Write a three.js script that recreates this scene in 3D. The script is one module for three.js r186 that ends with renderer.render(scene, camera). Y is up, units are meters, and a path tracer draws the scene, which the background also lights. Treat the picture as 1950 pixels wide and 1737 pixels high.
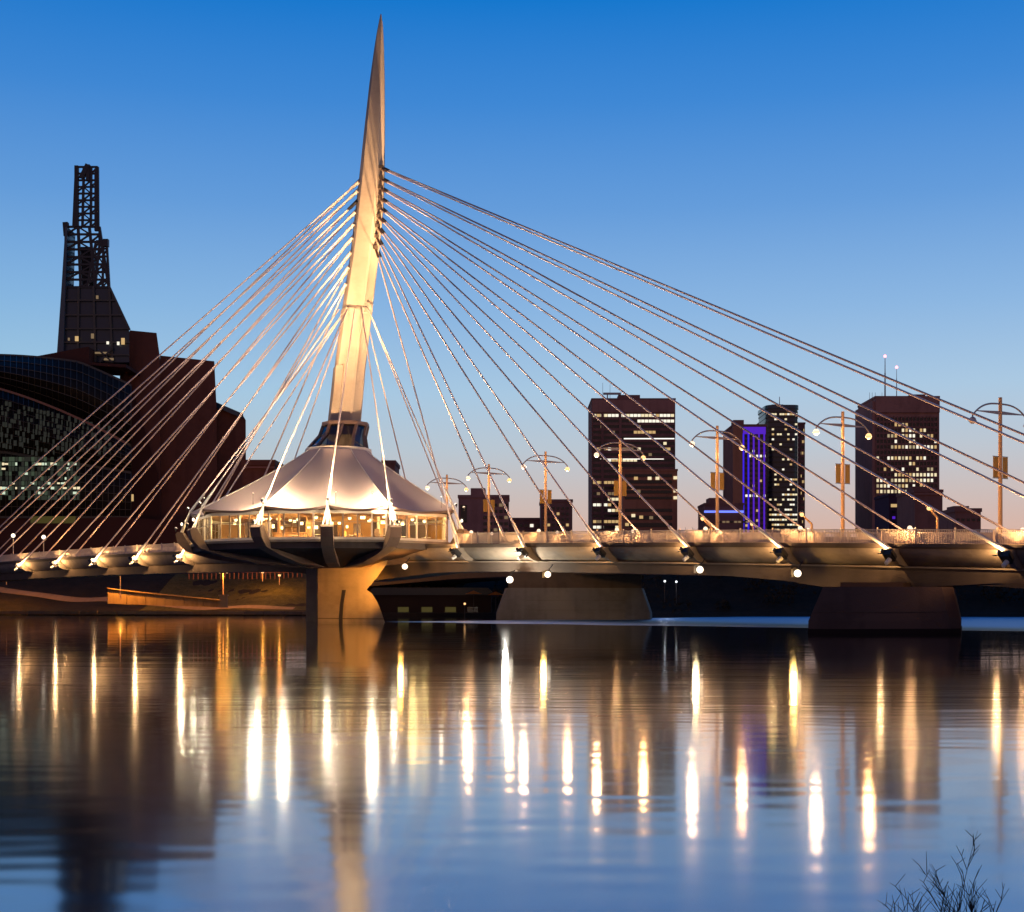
import * as THREE from 'three';
import { mergeGeometries, toCreasedNormals } from 'three/addons/utils/BufferGeometryUtils.js';

// ---------------------------------------------------------------- camera, sky, sun, exposure
const F = 2542, CX = 975, HORIZON = 1144, EYE = 2.36;          // lens in pixels of a 1950 x 1737 frame, level camera, shifted lens
const scene = new THREE.Scene();
const camera = new THREE.PerspectiveCamera(2 * Math.atan(HORIZON / F) * 180 / Math.PI, 1950 / (2 * HORIZON), 0.5, 6000);
camera.position.set(0, EYE, 0);
camera.lookAt(0, EYE, -100);
camera.setViewOffset(1950, 2 * HORIZON, 0, 0, 1950, 1737);
const renderer = new THREE.WebGLRenderer({ antialias: true });
renderer.toneMapping = THREE.LinearToneMapping;
renderer.toneMappingExposure = 1;
renderer.shadowMap.enabled = true;

const lerp = (a, b, t) => a + (b - a) * t, clamp = (x, a = 0, b = 1) => Math.min(b, Math.max(a, x));
const smooth = (x, a, b) => { const t = clamp((x - a) / (b - a)); return t * t * (3 - 2 * t); };
// dusk sky: deep blue overhead, pale above the skyline, a peach glow along the horizon that is strongest to the right (where the sun has set)
const SKY = [
  [0, .68, .435, .36], [3.0, .665, .46, .395], [4.7, .585, .52, .52], [6.4, .50, .57, .655], [8.8, .40, .58, .77], [12.1, .262, .47, .765],
  [16.3, .130, .335, .71], [20.4, .050, .246, .665], [24.5, .005, .182, .61], [35, .003, .13, .46], [60, .003, .085, .31], [90, .003, .065, .25]];
function skyColor(elev, az) {
  let i = 1;
  while (i < SKY.length - 1 && SKY[i][0] < elev) i++;
  const t = clamp((elev - SKY[i - 1][0]) / (SKY[i][0] - SKY[i - 1][0])), c = [1, 2, 3].map((k) => lerp(SKY[i - 1][k], SKY[i][k], t));
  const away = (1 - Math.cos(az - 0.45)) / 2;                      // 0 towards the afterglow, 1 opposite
  const low = 1 - smooth(elev, 2, 22);
  const dim = 1 - 0.42 * smooth(away, 0.02, 1);
  c[0] *= dim * lerp(1, 0.72, low * smooth(away, 0.02, 0.35)) * (1 + 0.5 * (0.04 - away) * low);
  c[1] *= dim; c[2] *= dim * lerp(1, 0.98, low);
  const k = smooth(away, 0.25, 0.85) * (1 - smooth(elev, 6, 40)), m = [0.34, 0.185, 0.155];  // low sky behind the camera turned mauve, added as warm fill on walls
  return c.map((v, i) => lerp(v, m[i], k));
}
{
  const W = 2048, H = 1024, data = new Float32Array(W * H * 4);
  for (let y = 0; y < H; y++) for (let x = 0; x < W; x++) {
    const elev = Math.max(0, ((y + 0.5) / H - 0.5) * 180), round = ((x + 0.5) / W - 0.5) * 2 * Math.PI;   // direction (cos, ., sin)
    const az = Math.atan2(Math.cos(round), -Math.sin(round));      // 0 straight ahead (-z), positive to the right
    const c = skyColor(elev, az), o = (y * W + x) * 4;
    // faint long streaks of cloud low over the skyline
    const streak = Math.exp(-(((elev - 2.0 - 0.25 * Math.sin(az * 9)) / 0.22) ** 2)) * smooth(Math.sin(az * 7.3 - 0.35), 0.2, 0.9) * 0.14 + Math.exp(-(((elev - 3.6) / 0.18) ** 2)) * smooth(Math.sin(az * 11 + 2.6), 0.4, 1) * 0.12;
    data[o] = c[0] * (1 - streak); data[o + 1] = c[1] * (1 - streak * 0.9); data[o + 2] = c[2] * (1 - streak * 0.5); data[o + 3] = 1;
  }
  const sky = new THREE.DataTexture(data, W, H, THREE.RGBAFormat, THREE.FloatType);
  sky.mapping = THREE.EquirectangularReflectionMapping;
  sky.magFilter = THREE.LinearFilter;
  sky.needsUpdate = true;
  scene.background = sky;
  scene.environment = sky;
}
const sun = new THREE.DirectionalLight(0xffd0a8, 0.04);          // the last afterglow, sun already down
sun.position.set(160, 30, -330);
sun.target.position.set(0, 0, -120);
sun.shadow.radius = 40;
Object.assign(sun.shadow.camera, { left: -300, right: 300, top: 200, bottom: -200, near: 1, far: 1200 });
scene.add(sun, sun.target);

// ---------------------------------------------------------------- helpers
let seed = 7;
const rnd = (a = 0, b = 1) => { seed = (seed + 0x6d2b79f5) | 0; let t = Math.imul(seed ^ (seed >>> 15), 1 | seed); t = (t + Math.imul(t ^ (t >>> 7), 61 | t)) ^ t; return a + (b - a) * (((t ^ (t >>> 14)) >>> 0) / 4294967296); };
const V = (x, y, z) => new THREE.Vector3(x, y, z);
const P = (px, py, d) => V((px - CX) / F * d, EYE - (py - HORIZON) / F * d, -d);       // the point that the photograph shows at a pixel, d metres away
const X = (px, d) => (px - CX) / F * d, Y = (py, d) => EYE - (py - HORIZON) / F * d;

function noiseTexture(size, octaves, fn, srgb = false) {           // tileable value noise
  const lat = octaves.map(([nx, ny]) => { const a = new Float32Array(nx * ny); for (let i = 0; i < a.length; i++) a[i] = rnd(); return a; });
  const d = new Uint8Array(size * size * 4);
  for (let y = 0; y < size; y++) for (let x = 0; x < size; x++) {
    let s = 0, w = 0;
    octaves.forEach(([nx, ny, amp], k) => {
      const u = x / size * nx, v = y / size * ny, ix = Math.floor(u), iy = Math.floor(v), a = lat[k];
      let fu = u - ix, fv = v - iy; fu = fu * fu * (3 - 2 * fu); fv = fv * fv * (3 - 2 * fv);
      const at = (i, j) => a[((j + ny) % ny) * nx + ((i + nx) % nx)];
      s += amp * lerp(lerp(at(ix, iy), at(ix + 1, iy), fu), lerp(at(ix, iy + 1), at(ix + 1, iy + 1), fu), fv); w += amp;
    });
    const v = fn(s / w, x / size, y / size), o = (y * size + x) * 4;
    d[o] = clamp(v[0]) * 255; d[o + 1] = clamp(v[1]) * 255; d[o + 2] = clamp(v[2]) * 255; d[o + 3] = 255;
  }
  const t = new THREE.DataTexture(d, size, size);
  t.wrapS = t.wrapT = THREE.RepeatWrapping; t.magFilter = THREE.LinearFilter; t.needsUpdate = true;
  if (srgb) t.colorSpace = THREE.SRGBColorSpace;
  return t;
}
const rep = (t, u, v = u) => { const c = t.clone(); c.repeat.set(u, v); c.needsUpdate = true; return c; };
const T = {
  stain: noiseTexture(512, [[6, 3, 1], [40, 4, 0.8], [24, 24, 0.5], [90, 90, 0.3]], (s) => { const v = clamp(0.5 + (s - 0.5) * 1.5, 0, 1) * 0.45 + 0.72; return [v, v * 0.995, v * 0.98]; }),
  grain: noiseTexture(512, [[16, 16, 1], [64, 64, 1], [170, 170, 1.2]], (s) => [s, s, s]),
  blotch: noiseTexture(512, [[8, 8, 1], [30, 30, 0.8], [90, 90, 0.7], [200, 200, 0.5]], (s) => { const v = clamp(0.5 + (s - 0.5) * 2.4); return [lerp(0.45, 1, v), lerp(0.5, 1, v), lerp(0.4, 0.9, v)]; }),
};
const rgb = (r, g, b) => new THREE.Color().setRGB(r, g, b);
function mat(name, c, roughness = 0.8, extra = {}) {
  const m = new THREE.MeshPhysicalMaterial({ color: rgb(...c), roughness, specularIntensity: roughness > 0.74 ? 0.25 : 1, ...extra }); m.name = name; m.side = THREE.DoubleSide; return m;
}
const glow = (name, c, k) => mat(name, [0.02, 0.02, 0.02], 0.6, { emissive: rgb(...c), emissiveIntensity: k });
const conc = (name, c, s = 0.12, extra = {}) => mat(name, c, 0.82, { map: rep(T.stain, s * 0.5, s), bumpMap: rep(T.grain, s * 2), bumpScale: 0.012, ...extra });
const WARM = [1, 0.66, 0.30], WHITEISH = [1, 0.86, 0.66], SODIUM = [1, 0.47, 0.10], PINKISH = [1, 0.74, 0.52];
const M = {
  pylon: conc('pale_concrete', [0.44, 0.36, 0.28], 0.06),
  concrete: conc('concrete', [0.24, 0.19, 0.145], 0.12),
  darkConcrete: conc('dark_concrete', [0.10, 0.075, 0.06], 0.12),  // concrete in a darker, browner tone
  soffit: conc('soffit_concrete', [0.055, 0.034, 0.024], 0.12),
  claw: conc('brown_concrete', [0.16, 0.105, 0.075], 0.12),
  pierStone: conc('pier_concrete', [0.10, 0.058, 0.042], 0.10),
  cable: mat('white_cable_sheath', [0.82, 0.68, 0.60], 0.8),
  shadedCable: mat('shaded_cable_sheath', [0.40, 0.34, 0.35], 0.85),  // far right cables: their lack of light put into a darker colour
  anchor: mat('black_steel', [0.025, 0.022, 0.022], 0.5, { metalness: 0.3 }),
  whiteSteel: mat('white_steel', [0.62, 0.56, 0.48], 0.5),
  greySteel: mat('grey_steel', [0.40, 0.34, 0.31], 0.55),
  brownSteel: mat('brown_steel', [0.12, 0.075, 0.06], 0.5, { metalness: 0.2 }),
  railing: mat('pale_railing', [0.52, 0.42, 0.33], 0.6),
  fabric: mat('white_tent_fabric', [0.40, 0.315, 0.29], 0.78, { bumpMap: rep(T.grain, 0.8), bumpScale: 0.004, transmission: 0 }),
  glass: mat('clear_glass', [0.9, 0.93, 0.92], 0.02, { transmission: 1, thickness: 0 }),
  tinted: mat('tinted_glass', [0.34, 0.30, 0.24], 0.04, { transmission: 1, thickness: 0 }),
  mullion: mat('mullion', [0.22, 0.16, 0.12], 0.55),
  ceiling: mat('timber_ceiling', [0.45, 0.28, 0.13], 0.7),
  wood: mat('warm_wood', [0.30, 0.15, 0.06], 0.6, { map: rep(T.stain, 0.5) }),
  plaster: mat('warm_plaster', [0.42, 0.24, 0.09], 0.8),
  cloth: mat('table_cloth', [0.7, 0.66, 0.6], 0.85),
  seatDark: mat('near_black_brown', [0.022, 0.013, 0.010], 0.9),  // plain near-black brown
  seat: mat('dark_seat', [0.05, 0.03, 0.025], 0.7),
  banner: mat('amber_banner', [0.72, 0.42, 0.05], 0.7, { transmission: 0.3 }),
  post: mat('lamp_lit_post', [0.72, 0.42, 0.18], 0.5),  // orange lamp light on the posts put into their colour
  museumDark: mat('museum_dark_stone', [0.075, 0.03, 0.024], 0.85),
  museumStone: mat('museum_stone', [0.175, 0.070, 0.050], 0.85, { map: rep(T.stain, 0.03, 0.05), bumpMap: rep(T.grain, 0.1), bumpScale: 0.05 }),
  brick: mat('red_brown_stone', [0.40, 0.185, 0.15], 0.85, { map: rep(T.stain, 0.02), bumpMap: rep(T.grain, 0.1), bumpScale: 0.05 }),
  brickDark: mat('dark_brown_stone', [0.29, 0.13, 0.105], 0.85, { map: rep(T.stain, 0.02) }),
  band: mat('brown_spandrel', [0.46, 0.19, 0.11], 0.8, { map: rep(T.stain, 0.02) }),
  darkGlass: mat('dark_glass', [0.012, 0.012, 0.016], 0.22),
  blueGlass: mat('blue_glass', [0.018, 0.05, 0.09], 0.18),
  museumGlass: mat('smoky_glass', [0.016, 0.013, 0.012], 0.6, { specularIntensity: 0.25 }),
  navyGlass: mat('navy_glass', [0.008, 0.022, 0.05], 0.3),
  museumBar: mat('glazing_bar', [0.06, 0.053, 0.045], 0.5),
  tower: mat('tower_steel', [0.018, 0.015, 0.018], 0.5),
  soil: mat('bank_soil', [0.020, 0.014, 0.008], 0.95, { map: rep(T.blotch, 0.05), bumpMap: rep(T.grain, 0.25), bumpScale: 0.12 }),
  grass: mat('dry_grass', [0.075, 0.060, 0.016], 0.95, { map: rep(T.blotch, 0.08), bumpMap: rep(T.grain, 0.5), bumpScale: 0.08 }),
  path: mat('path_concrete', [0.22, 0.145, 0.08], 0.9, { map: rep(T.stain, 0.1) }),
  bark: mat('bare_wood', [0.035, 0.028, 0.024], 0.9),
  twig: mat('dark_twig', [0.018, 0.022, 0.03], 0.7),  // dark bluish twig colour
};
const L = {                                                        // things that glow
  lamp: glow('lamp_glow', [1, 0.70, 0.46], 1.8), sodium: glow('sodium_glow', [1, 0.52, 0.20], 2.0), white: glow('white_lamp_glow', [1, 0.82, 0.60], 2.6), cool: glow('cool_lamp_glow', [0.92, 0.96, 1], 2),
  room: glow('room_lamp_glow', [1, 0.74, 0.38], 5), red: glow('red_beacon_glow', [1, 0.25, 0.28], 4),
  winA: glow('window_warm', [1, 0.84, 0.52], 0.95), winB: glow('window_pale', [1, 0.93, 0.76], 1.1), winC: glow('window_amber', [0.95, 0.62, 0.26], 0.65), winE: glow('window_soft', [0.9, 0.72, 0.42], 0.5), winD: glow('window_dim', [0.62, 0.42, 0.22], 0.35),
  strip: glow('bright_floor_glow', [1, 0.93, 0.82], 1.5), blue: glow('blue_tube_glow', [0.06, 0.02, 1], 0.75), neon: glow('blue_neon_glow', [0.15, 0.22, 1], 1.5), violet: glow('violet_tube_glow', [0.12, 0.02, 0.75], 0.7),
  green: glow('green_window_glow', [0.40, 0.60, 0.36], 0.10), greenDim: glow('green_dim_glow', [0.38, 0.5, 0.32], 0.055), greenDark: glow('green_dark_glow', [0.36, 0.42, 0.30], 0.042), greenHot: glow('green_white_glow', [0.84, 1, 0.74], 0.75), olive: glow('olive_window_glow', [0.42, 0.34, 0.06], 0.12),
};

// geometry: everything is made non-indexed, in world coordinates, with uv in metres by the face's main direction
function fin(g) {
  if (g.index) g = g.toNonIndexed();
  if (!g.attributes.normal) g.computeVertexNormals();
  const p = g.attributes.position, uv = new Float32Array(p.count * 2), a = V(), b = V(), c = V(), n = V();
  for (let i = 0; i < p.count; i += 3) {
    a.fromBufferAttribute(p, i); b.fromBufferAttribute(p, i + 1); c.fromBufferAttribute(p, i + 2);
    n.crossVectors(b.clone().sub(a), c.clone().sub(a));
    const ax = Math.abs(n.x), ay = Math.abs(n.y), az = Math.abs(n.z);
    [a, b, c].forEach((q, k) => { const [u, v] = ay > ax && ay > az ? [q.x, q.z] : ax > az ? [q.z, q.y] : [q.x, q.y]; uv[(i + k) * 2] = u; uv[(i + k) * 2 + 1] = v; });
  }
  g.setAttribute('uv', new THREE.BufferAttribute(uv, 2));
  for (const k of Object.keys(g.attributes)) if (!['position', 'normal', 'uv'].includes(k)) g.deleteAttribute(k);
  return g;
}
const box = (w, h, d, x = 0, y = 0, z = 0) => fin(new THREE.BoxGeometry(w, h, d).translate(x, y, z));
function along(g, a, b) {                                          // turn a shape whose length runs along y so that it runs from a to b
  const dir = b.clone().sub(a), q = new THREE.Quaternion().setFromUnitVectors(V(0, 1, 0), dir.clone().normalize());
  return g.applyQuaternion(q).translate((a.x + b.x) / 2, (a.y + b.y) / 2, (a.z + b.z) / 2);
}
const rod = (a, b, r, r2 = r, seg = 6) => fin(along(new THREE.CylinderGeometry(r2, r, a.distanceTo(b), seg), a, b));
function beam(a, b, w, h, side) {                                  // box from a to b; w across (along side, level by default), h the other way
  const y = b.clone().sub(a).normalize(), x = (side ? side.clone() : V(y.z, 0, -y.x)).normalize(), z = V().crossVectors(x, y).normalize();
  if (Math.abs(y.y) > 0.999 && !side) { x.set(1, 0, 0); z.set(0, 0, 1); }
  x.crossVectors(y, z).normalize();
  const m = new THREE.Matrix4().makeBasis(x, y, z).setPosition(a.clone().add(b).multiplyScalar(0.5));
  return fin(new THREE.BoxGeometry(w, a.distanceTo(b), h).applyMatrix4(m));
}
function loft(rows, closeU = false, creased = 0) {                 // rows of points -> skin
  const pos = [], q = (a, b, c, d) => { for (const v of [a, b, c, a, c, d]) pos.push(v.x, v.y, v.z); };
  for (let j = 0; j + 1 < rows.length; j++) {
    const n = rows[j].length, m = closeU ? n : n - 1;
    for (let i = 0; i < m; i++) q(rows[j][i], rows[j][(i + 1) % n], rows[j + 1][(i + 1) % n], rows[j + 1][i]);
  }
  let g = new THREE.BufferGeometry().setAttribute('position', new THREE.Float32BufferAttribute(pos, 3));
  g = creased ? toCreasedNormals(g, creased) : (g.computeVertexNormals(), g);
  return fin(g);
}
function cap(ring, flip = false) {                                 // a fan that closes a ring of points
  const c = ring.reduce((s, p) => s.add(p), V()).multiplyScalar(1 / ring.length), pos = [];
  ring.forEach((p, i) => { const n = ring[(i + 1) % ring.length]; for (const v of flip ? [c, n, p] : [c, p, n]) pos.push(v.x, v.y, v.z); });
  const g = new THREE.BufferGeometry().setAttribute('position', new THREE.Float32BufferAttribute(pos, 3)); g.computeVertexNormals();
  return fin(g);
}
const solid = (rings, creased = 0.5) => [loft(rings, true, creased), cap(rings[0], true), cap(rings[rings.length - 1])];
function slab(pts, y0, y1) {                                       // plan polygon [[x, z], ...] between two heights
  const low = pts.map(([x, z]) => V(x, y0, z)), high = pts.map(([x, z]) => V(x, y1, z));
  return solid([low, high], 0.3);
}
function plate(pts, off) {                                         // a flat outline of points given a thickness
  const sh = pts.map((p) => p.clone()), b = pts.map((p) => p.clone().add(off));
  const tri = THREE.ShapeUtils.triangulateShape, e1 = off.clone().normalize();
  const ux = Math.abs(e1.y) > 0.9 ? V(1, 0, 0) : V().crossVectors(V(0, 1, 0), e1).normalize(), uy = V().crossVectors(e1, ux);
  const flat = sh.map((p) => new THREE.Vector2(p.dot(ux), p.dot(uy))), f = tri(flat, []), pos = [];
  for (const [i, j, k] of f) { for (const v of [sh[k], sh[j], sh[i], b[i], b[j], b[k]]) pos.push(v.x, v.y, v.z); }
  for (let i = 0; i < sh.length; i++) { const j = (i + 1) % sh.length; for (const v of [sh[i], sh[j], b[j], sh[i], b[j], b[i]]) pos.push(v.x, v.y, v.z); }
  const g = new THREE.BufferGeometry().setAttribute('position', new THREE.Float32BufferAttribute(pos, 3)); g.computeVertexNormals();
  return fin(g);
}
const ball = (p, r, s = 10) => fin(new THREE.SphereGeometry(r, s, Math.max(6, s - 2)).translate(p.x, p.y, p.z));

// objects
const taken = {}, origin = new WeakMap();
const numbered = (n) => { const k = taken[n] = (taken[n] ?? -1) + 1; return k ? n + '_' + String(k).padStart(3, '0') : n; };
function tag(o, label, category, group, kind) {
  o.userData = { label, category };
  if (group) o.userData.group = group;
  if (kind) o.userData.kind = kind;
  return o;
}
function thing(name, label, category, at, group) {
  const o = new THREE.Group(); o.name = numbered(name); o.position.copy(at); origin.set(o, at.clone()); scene.add(o);
  return tag(o, label, category, group);
}
function part(name, geos, material, parent, label) {               // geometry in world coordinates, moved to the parent's origin
  geos = [].concat(geos);
  const g = (geos.length > 1 ? mergeGeometries(geos) : geos[0].clone()), at = origin.get(parent) ?? V();
  g.translate(-at.x, -at.y, -at.z);
  const m = new THREE.Mesh(g, material); m.name = name; origin.set(m, at); parent.add(m);
  if (label) m.userData.label = label;
  return m;
}
function setting(name, geos, material) { const m = part(name, geos, material, scene); m.name = numbered(name); m.userData.kind = 'structure'; return m; }
function copy(o, at, label) { const c = o.clone(); c.name = numbered(o.name.replace(/_\d{3}$/, '')); c.position.copy(at); if (label) c.userData.label = label; scene.add(c); return c; }
function point(parent, p, color, I, radius = 0.12) {
  const l = new THREE.PointLight(rgb(...color), I); l.shadow.radius = radius / 0.02; l.castShadow = true; l.name = 'lamp_light';
  const at = origin.get(parent) ?? V(); l.position.copy(p).sub(at); parent.add(l); return l;
}
function spot(p, target, color, I, angle, penumbra = 0.6, radius = 0.15) {
  const l = new THREE.SpotLight(rgb(...color), I, 0, angle, penumbra); l.position.copy(p); l.target.position.copy(target); l.shadow.radius = radius / 0.02; l.castShadow = true; l.name = 'flood_light';
  scene.add(l, l.target); return l;
}

// ---------------------------------------------------------------- the bridge line
const U = V(0.711, 0, 0.703), Q = V(0.703, 0, -0.711), T0 = V(X(660, 150), 0, -150), W = 6.5;   // along the footbridge (to the near right bank), across it (away), its near edge at the mast
const deckY = (t) => 8.45 - 0.0145 * t - 0.00017 * t * t;
const B = (t, s, dy = 0) => T0.clone().addScaledVector(U, t).addScaledVector(Q, s).setY(deckY(t) + dy);
const RIGHT = [19, 28.5, 38.4, 48.4, 57.9, 67.6, 76.8, 86, 95], LEFT = [-34, -45.3, -56.6, -68.2, -80, -91, -102, -113, -124];

// ---------------------------------------------------------------- ground, banks and water
const bankEdge = (x) => -(lerp(214, 196, smooth(x, -25, 25)) + 2.5 * Math.sin(x * 0.06) + 1.2 * Math.sin(x * 0.23 + 1));
function landY(x, z) {
  const s = bankEdge(x) - z;                                       // metres inland
  const rise = lerp(smooth(s, 2, 46) * 9.2, smooth(s, 0, 26) * 7.5, smooth(x, -30, 0));
  return s < 0 ? s * 0.25 : 0.35 * smooth(s, 0, 1.5) + rise + (s > 4 ? 0.22 * Math.sin(x * 0.31) * Math.sin(z * 0.27 + x * 0.1) : 0);
}
{
  const rows = [];
  for (const s of [-14, -6, -2, -0.5, 0, 0.6, 1.5, 3, 5, 8, 11, 15, 19, 24, 30, 38, 48, 60, 90, 160, 320, 800, 2200, 5200]) {
    const r = [];
    for (let i = 0; i <= 160; i++) { const x = lerp(-1, 1, i / 160), xx = (x * 150 + Math.sign(x) * Math.max(0, Math.abs(x) - 0.6) * 6200); const z = bankEdge(xx) - s; r.push(V(xx, landY(xx, z), z)); }
    rows.push(r);
  }
  const g = loft(rows, false, 1.2);
  setting('ground', g, M.soil);
}
{ // the near bank, below the frame, that the camera and the shrub stand on
  const rows = [];
  for (const [z, y] of [[-9.2, -0.5], [-8.2, 0.02], [-7.4, 0.32], [-5, 0.75], [-1, 0.85], [60, 1.2], [400, 8]]) { const r = []; for (let i = 0; i <= 60; i++) { const x = lerp(-400, 400, i / 60); r.push(V(x, y + 0.05 * Math.sin(x * 1.7 + z), z + 0.3 * Math.sin(x * 0.9))); } rows.push(r); }
  setting('riverbank', loft(rows, false, 1.2), M.soil);
}
{
  const S = 1024, kx = [], wave = [];
  for (let i = 0; i < 70; i++) { const ky = Math.round(rnd(10, 110)), k = Math.round(rnd(-0.32, 0.32) * ky); wave.push([k, ky, rnd(0, 6.283), 1 / Math.pow(ky, 0.9)]); }
  const h = new Float32Array(S * S); let lo = 1e9, hi = -1e9;
  const tab = new Float32Array(4096); for (let i = 0; i < 4096; i++) tab[i] = Math.sin(i / 4096 * 2 * Math.PI);
  for (let y = 0; y < S; y++) for (let x = 0; x < S; x++) { let s = 0; for (const [a, b, p, w] of wave) s += w * tab[((a * x * 4 + b * y * 4 + p * 652) | 0) & 4095]; h[y * S + x] = s; lo = Math.min(lo, s); hi = Math.max(hi, s); }
  const d = new Uint8Array(S * S * 4);
  for (let i = 0; i < S * S; i++) { d[i * 4] = d[i * 4 + 1] = d[i * 4 + 2] = (h[i] - lo) / (hi - lo) * 255; d[i * 4 + 3] = 255; }
  const wavesT = new THREE.DataTexture(d, S, S); wavesT.wrapS = wavesT.wrapT = THREE.RepeatWrapping; wavesT.magFilter = THREE.LinearFilter; wavesT.needsUpdate = true; wavesT.repeat.set(1 / 60, 1 / 60);
  // roughness by place: calm in front of the bridge, ruffled by the current behind its piers
  const R = 1024, rd = new Uint8Array(R * R * 4);
  for (let y = 0; y < R; y++) for (let x = 0; x < R; x++) {
    const wx = lerp(-250, 250, (x + 0.5) / R), wz = lerp(-300, 20, (y + 0.5) / R);
    const t = (wx - T0.x) * U.x + (wz - T0.z) * U.z, s = (wx - T0.x) * Q.x + (wz - T0.z) * Q.z;       // along and across the bridge
    const ruffled = smooth(s + 0.8 * Math.sin(t * 0.4) - lerp(2, 6.5, smooth(t, 10, 60)), 0, 1.6) * smooth(t, 2, 8);
    const o = (y * R + x) * 4;
    const calm = lerp(0.095, 0.05, smooth(-wz, 12, 70)) + 0.005 * Math.sin(wz * 0.5 + Math.sin(wx * 0.07) * 2);
    rd[o] = rd[o + 1] = rd[o + 2] = lerp(calm, 0.42, ruffled) * 255; rd[o + 3] = 255;
  }
  const roughT = new THREE.DataTexture(rd, R, R); roughT.magFilter = THREE.LinearFilter; roughT.needsUpdate = true; roughT.repeat.set(1 / 500, 1 / 320); roughT.offset.set(0.5, 300 / 320);
  const water = mat('river_water', [0.055, 0.18, 0.37], 1, { metalness: 1, roughnessMap: roughT, bumpMap: wavesT, bumpScale: 0.0072 });
  const rows = [];
  for (const z of [12, -10, -60, -130, -260]) { const r = []; for (let i = 0; i <= 8; i++) r.push(V(lerp(-700, 700, i / 8), 0, z)); rows.push(r); }
  const g = loft(rows);
  setting('river_water', g, water);
}

// ---------------------------------------------------------------- the cable-stayed footbridge
const bridge = thing('cable_stayed_footbridge', 'white cable-stayed footbridge with a leaning floodlit mast standing in the river', 'footbridge', V(T0.x, 0, -152));
const MASTD = 152.5;
const mastEdges = [[905, 614, 678], [805, 625, 688], [700, 636, 697], [590, 650, 710], [480, 667, 723], [400, 676, 731], [330, 684, 733], [250, 692.5, 733.5], [150, 704, 733], [80, 714, 731], [45, 720.5, 729], [27, 724.3, 726.3]];
const mastAt = (py, k, zf = 0) => {                                // point on the mast: k = 0 left edge, 1 right edge; zf = -1 back to 1 front
  let i = 1; while (i < mastEdges.length - 1 && mastEdges[i][0] > py) i++;
  const [a, b] = [mastEdges[i - 1], mastEdges[i]], t = (a[0] - py) / (a[0] - b[0]), l = lerp(a[1], b[1], t), r = lerp(a[2], b[2], t);
  return P(lerp(l, r, k), py, MASTD).add(V(0, 0, zf * (r - l) * 0.5 / F * MASTD));
};
{
  const rings = [], N = 40;
  for (let j = 0; j <= N; j++) {
    const py = lerp(905, 27, j / N);
    rings.push([[0, -0.2], [0.14, 0.7], [0.2, 0.86], [0.70, 0.95], [0.77, 0.88], [0.83, 0.62], [0.985, 0.35], [1, 0.2], [0.9, -0.8], [0.15, -0.85]].map(([k, z]) => mastAt(py, k, z)));
  }
  part('mast', solid(rings, 0.45), M.pylon, bridge);
  // lower jacket of the mast: a slightly prouder shell that ends in a step, as the change of tone on its left face shows
  const jr = []; for (const py of [830, 760, 706, 700]) jr.push([[-0.03, -0.2], [0.12, 0.75], [0.36, 0.985], [0.37, 0.90], [0.1, -0.5]].map(([k, z]) => mastAt(py, k, z + 0.02)));
  part('mast_fairing', solid(jr, 0.4), M.pylon, bridge);
  const col = []; for (const py of [600, 590]) col.push([[-0.03, -0.2], [0.13, 0.74], [0.2, 0.9], [0.70, 0.99], [0.79, 0.9], [0.84, 0.66], [1.01, 0.2], [0.91, -0.85], [0.13, -0.9]].map(([k, z]) => mastAt(py, k, z)));
  part('mast_collar', solid(col, 0.4), M.pylon, bridge);
}
// stay cables: nine pairs each way; near edge and far edge of the deck
const rightLevels = [323, 343, 361, 380, 398, 416, 435, 455, 476], leftLevels = [346, 363, 384, 403, 426, 452, 480, 508, 540];
const anchorsNear = [];
RIGHT.forEach((t, i) => {
  const py = rightLevels[8 - i];
  for (const far of [0, 1]) {
    const a = mastAt(py + (far ? -3 : 3), 0.90, far ? 0.1 : 0.55), b = B(t, far ? W + 0.5 : -0.5, -0.55);
    part('stay_cable', rod(b, a, 0.088, 0.088, 8), far ? M.shadedCable : M.cable, bridge);
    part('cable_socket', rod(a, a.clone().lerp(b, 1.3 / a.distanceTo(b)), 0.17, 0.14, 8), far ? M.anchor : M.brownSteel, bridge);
    part('cable_sleeve', rod(b, b.clone().lerp(a, 3.2 / a.distanceTo(b)), 0.17, 0.15, 8), far ? M.shadedCable : M.whiteSteel, bridge);
  }
  part('niche_shade', box(0.8, 0.36, 0.4, ...mastAt(py, 0.84, 0.62).toArray()), M.darkConcrete, bridge);  // dark block carries the shade of a notch, no recess is cut
});
LEFT.forEach((t, i) => {
  const py = leftLevels[8 - i];
  for (const far of [0, 1]) {
    const a = mastAt(py + (far ? -4 : 3), 0.06, far ? -0.1 : 0.4), b = B(t, far ? W + 0.5 : -0.5, -0.55);
    part('stay_cable', rod(b, a, 0.092, 0.092, 8), M.cable, bridge);
    part('cable_socket', rod(a, a.clone().lerp(b, 1.6 / a.distanceTo(b)), 0.2, 0.17, 8), i === 6 ? M.anchor : M.whiteSteel, bridge);
    part('cable_sleeve', rod(b, b.clone().lerp(a, 3.2 / a.distanceTo(b)), 0.18, 0.15, 8), M.whiteSteel, bridge);
  }
});
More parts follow.
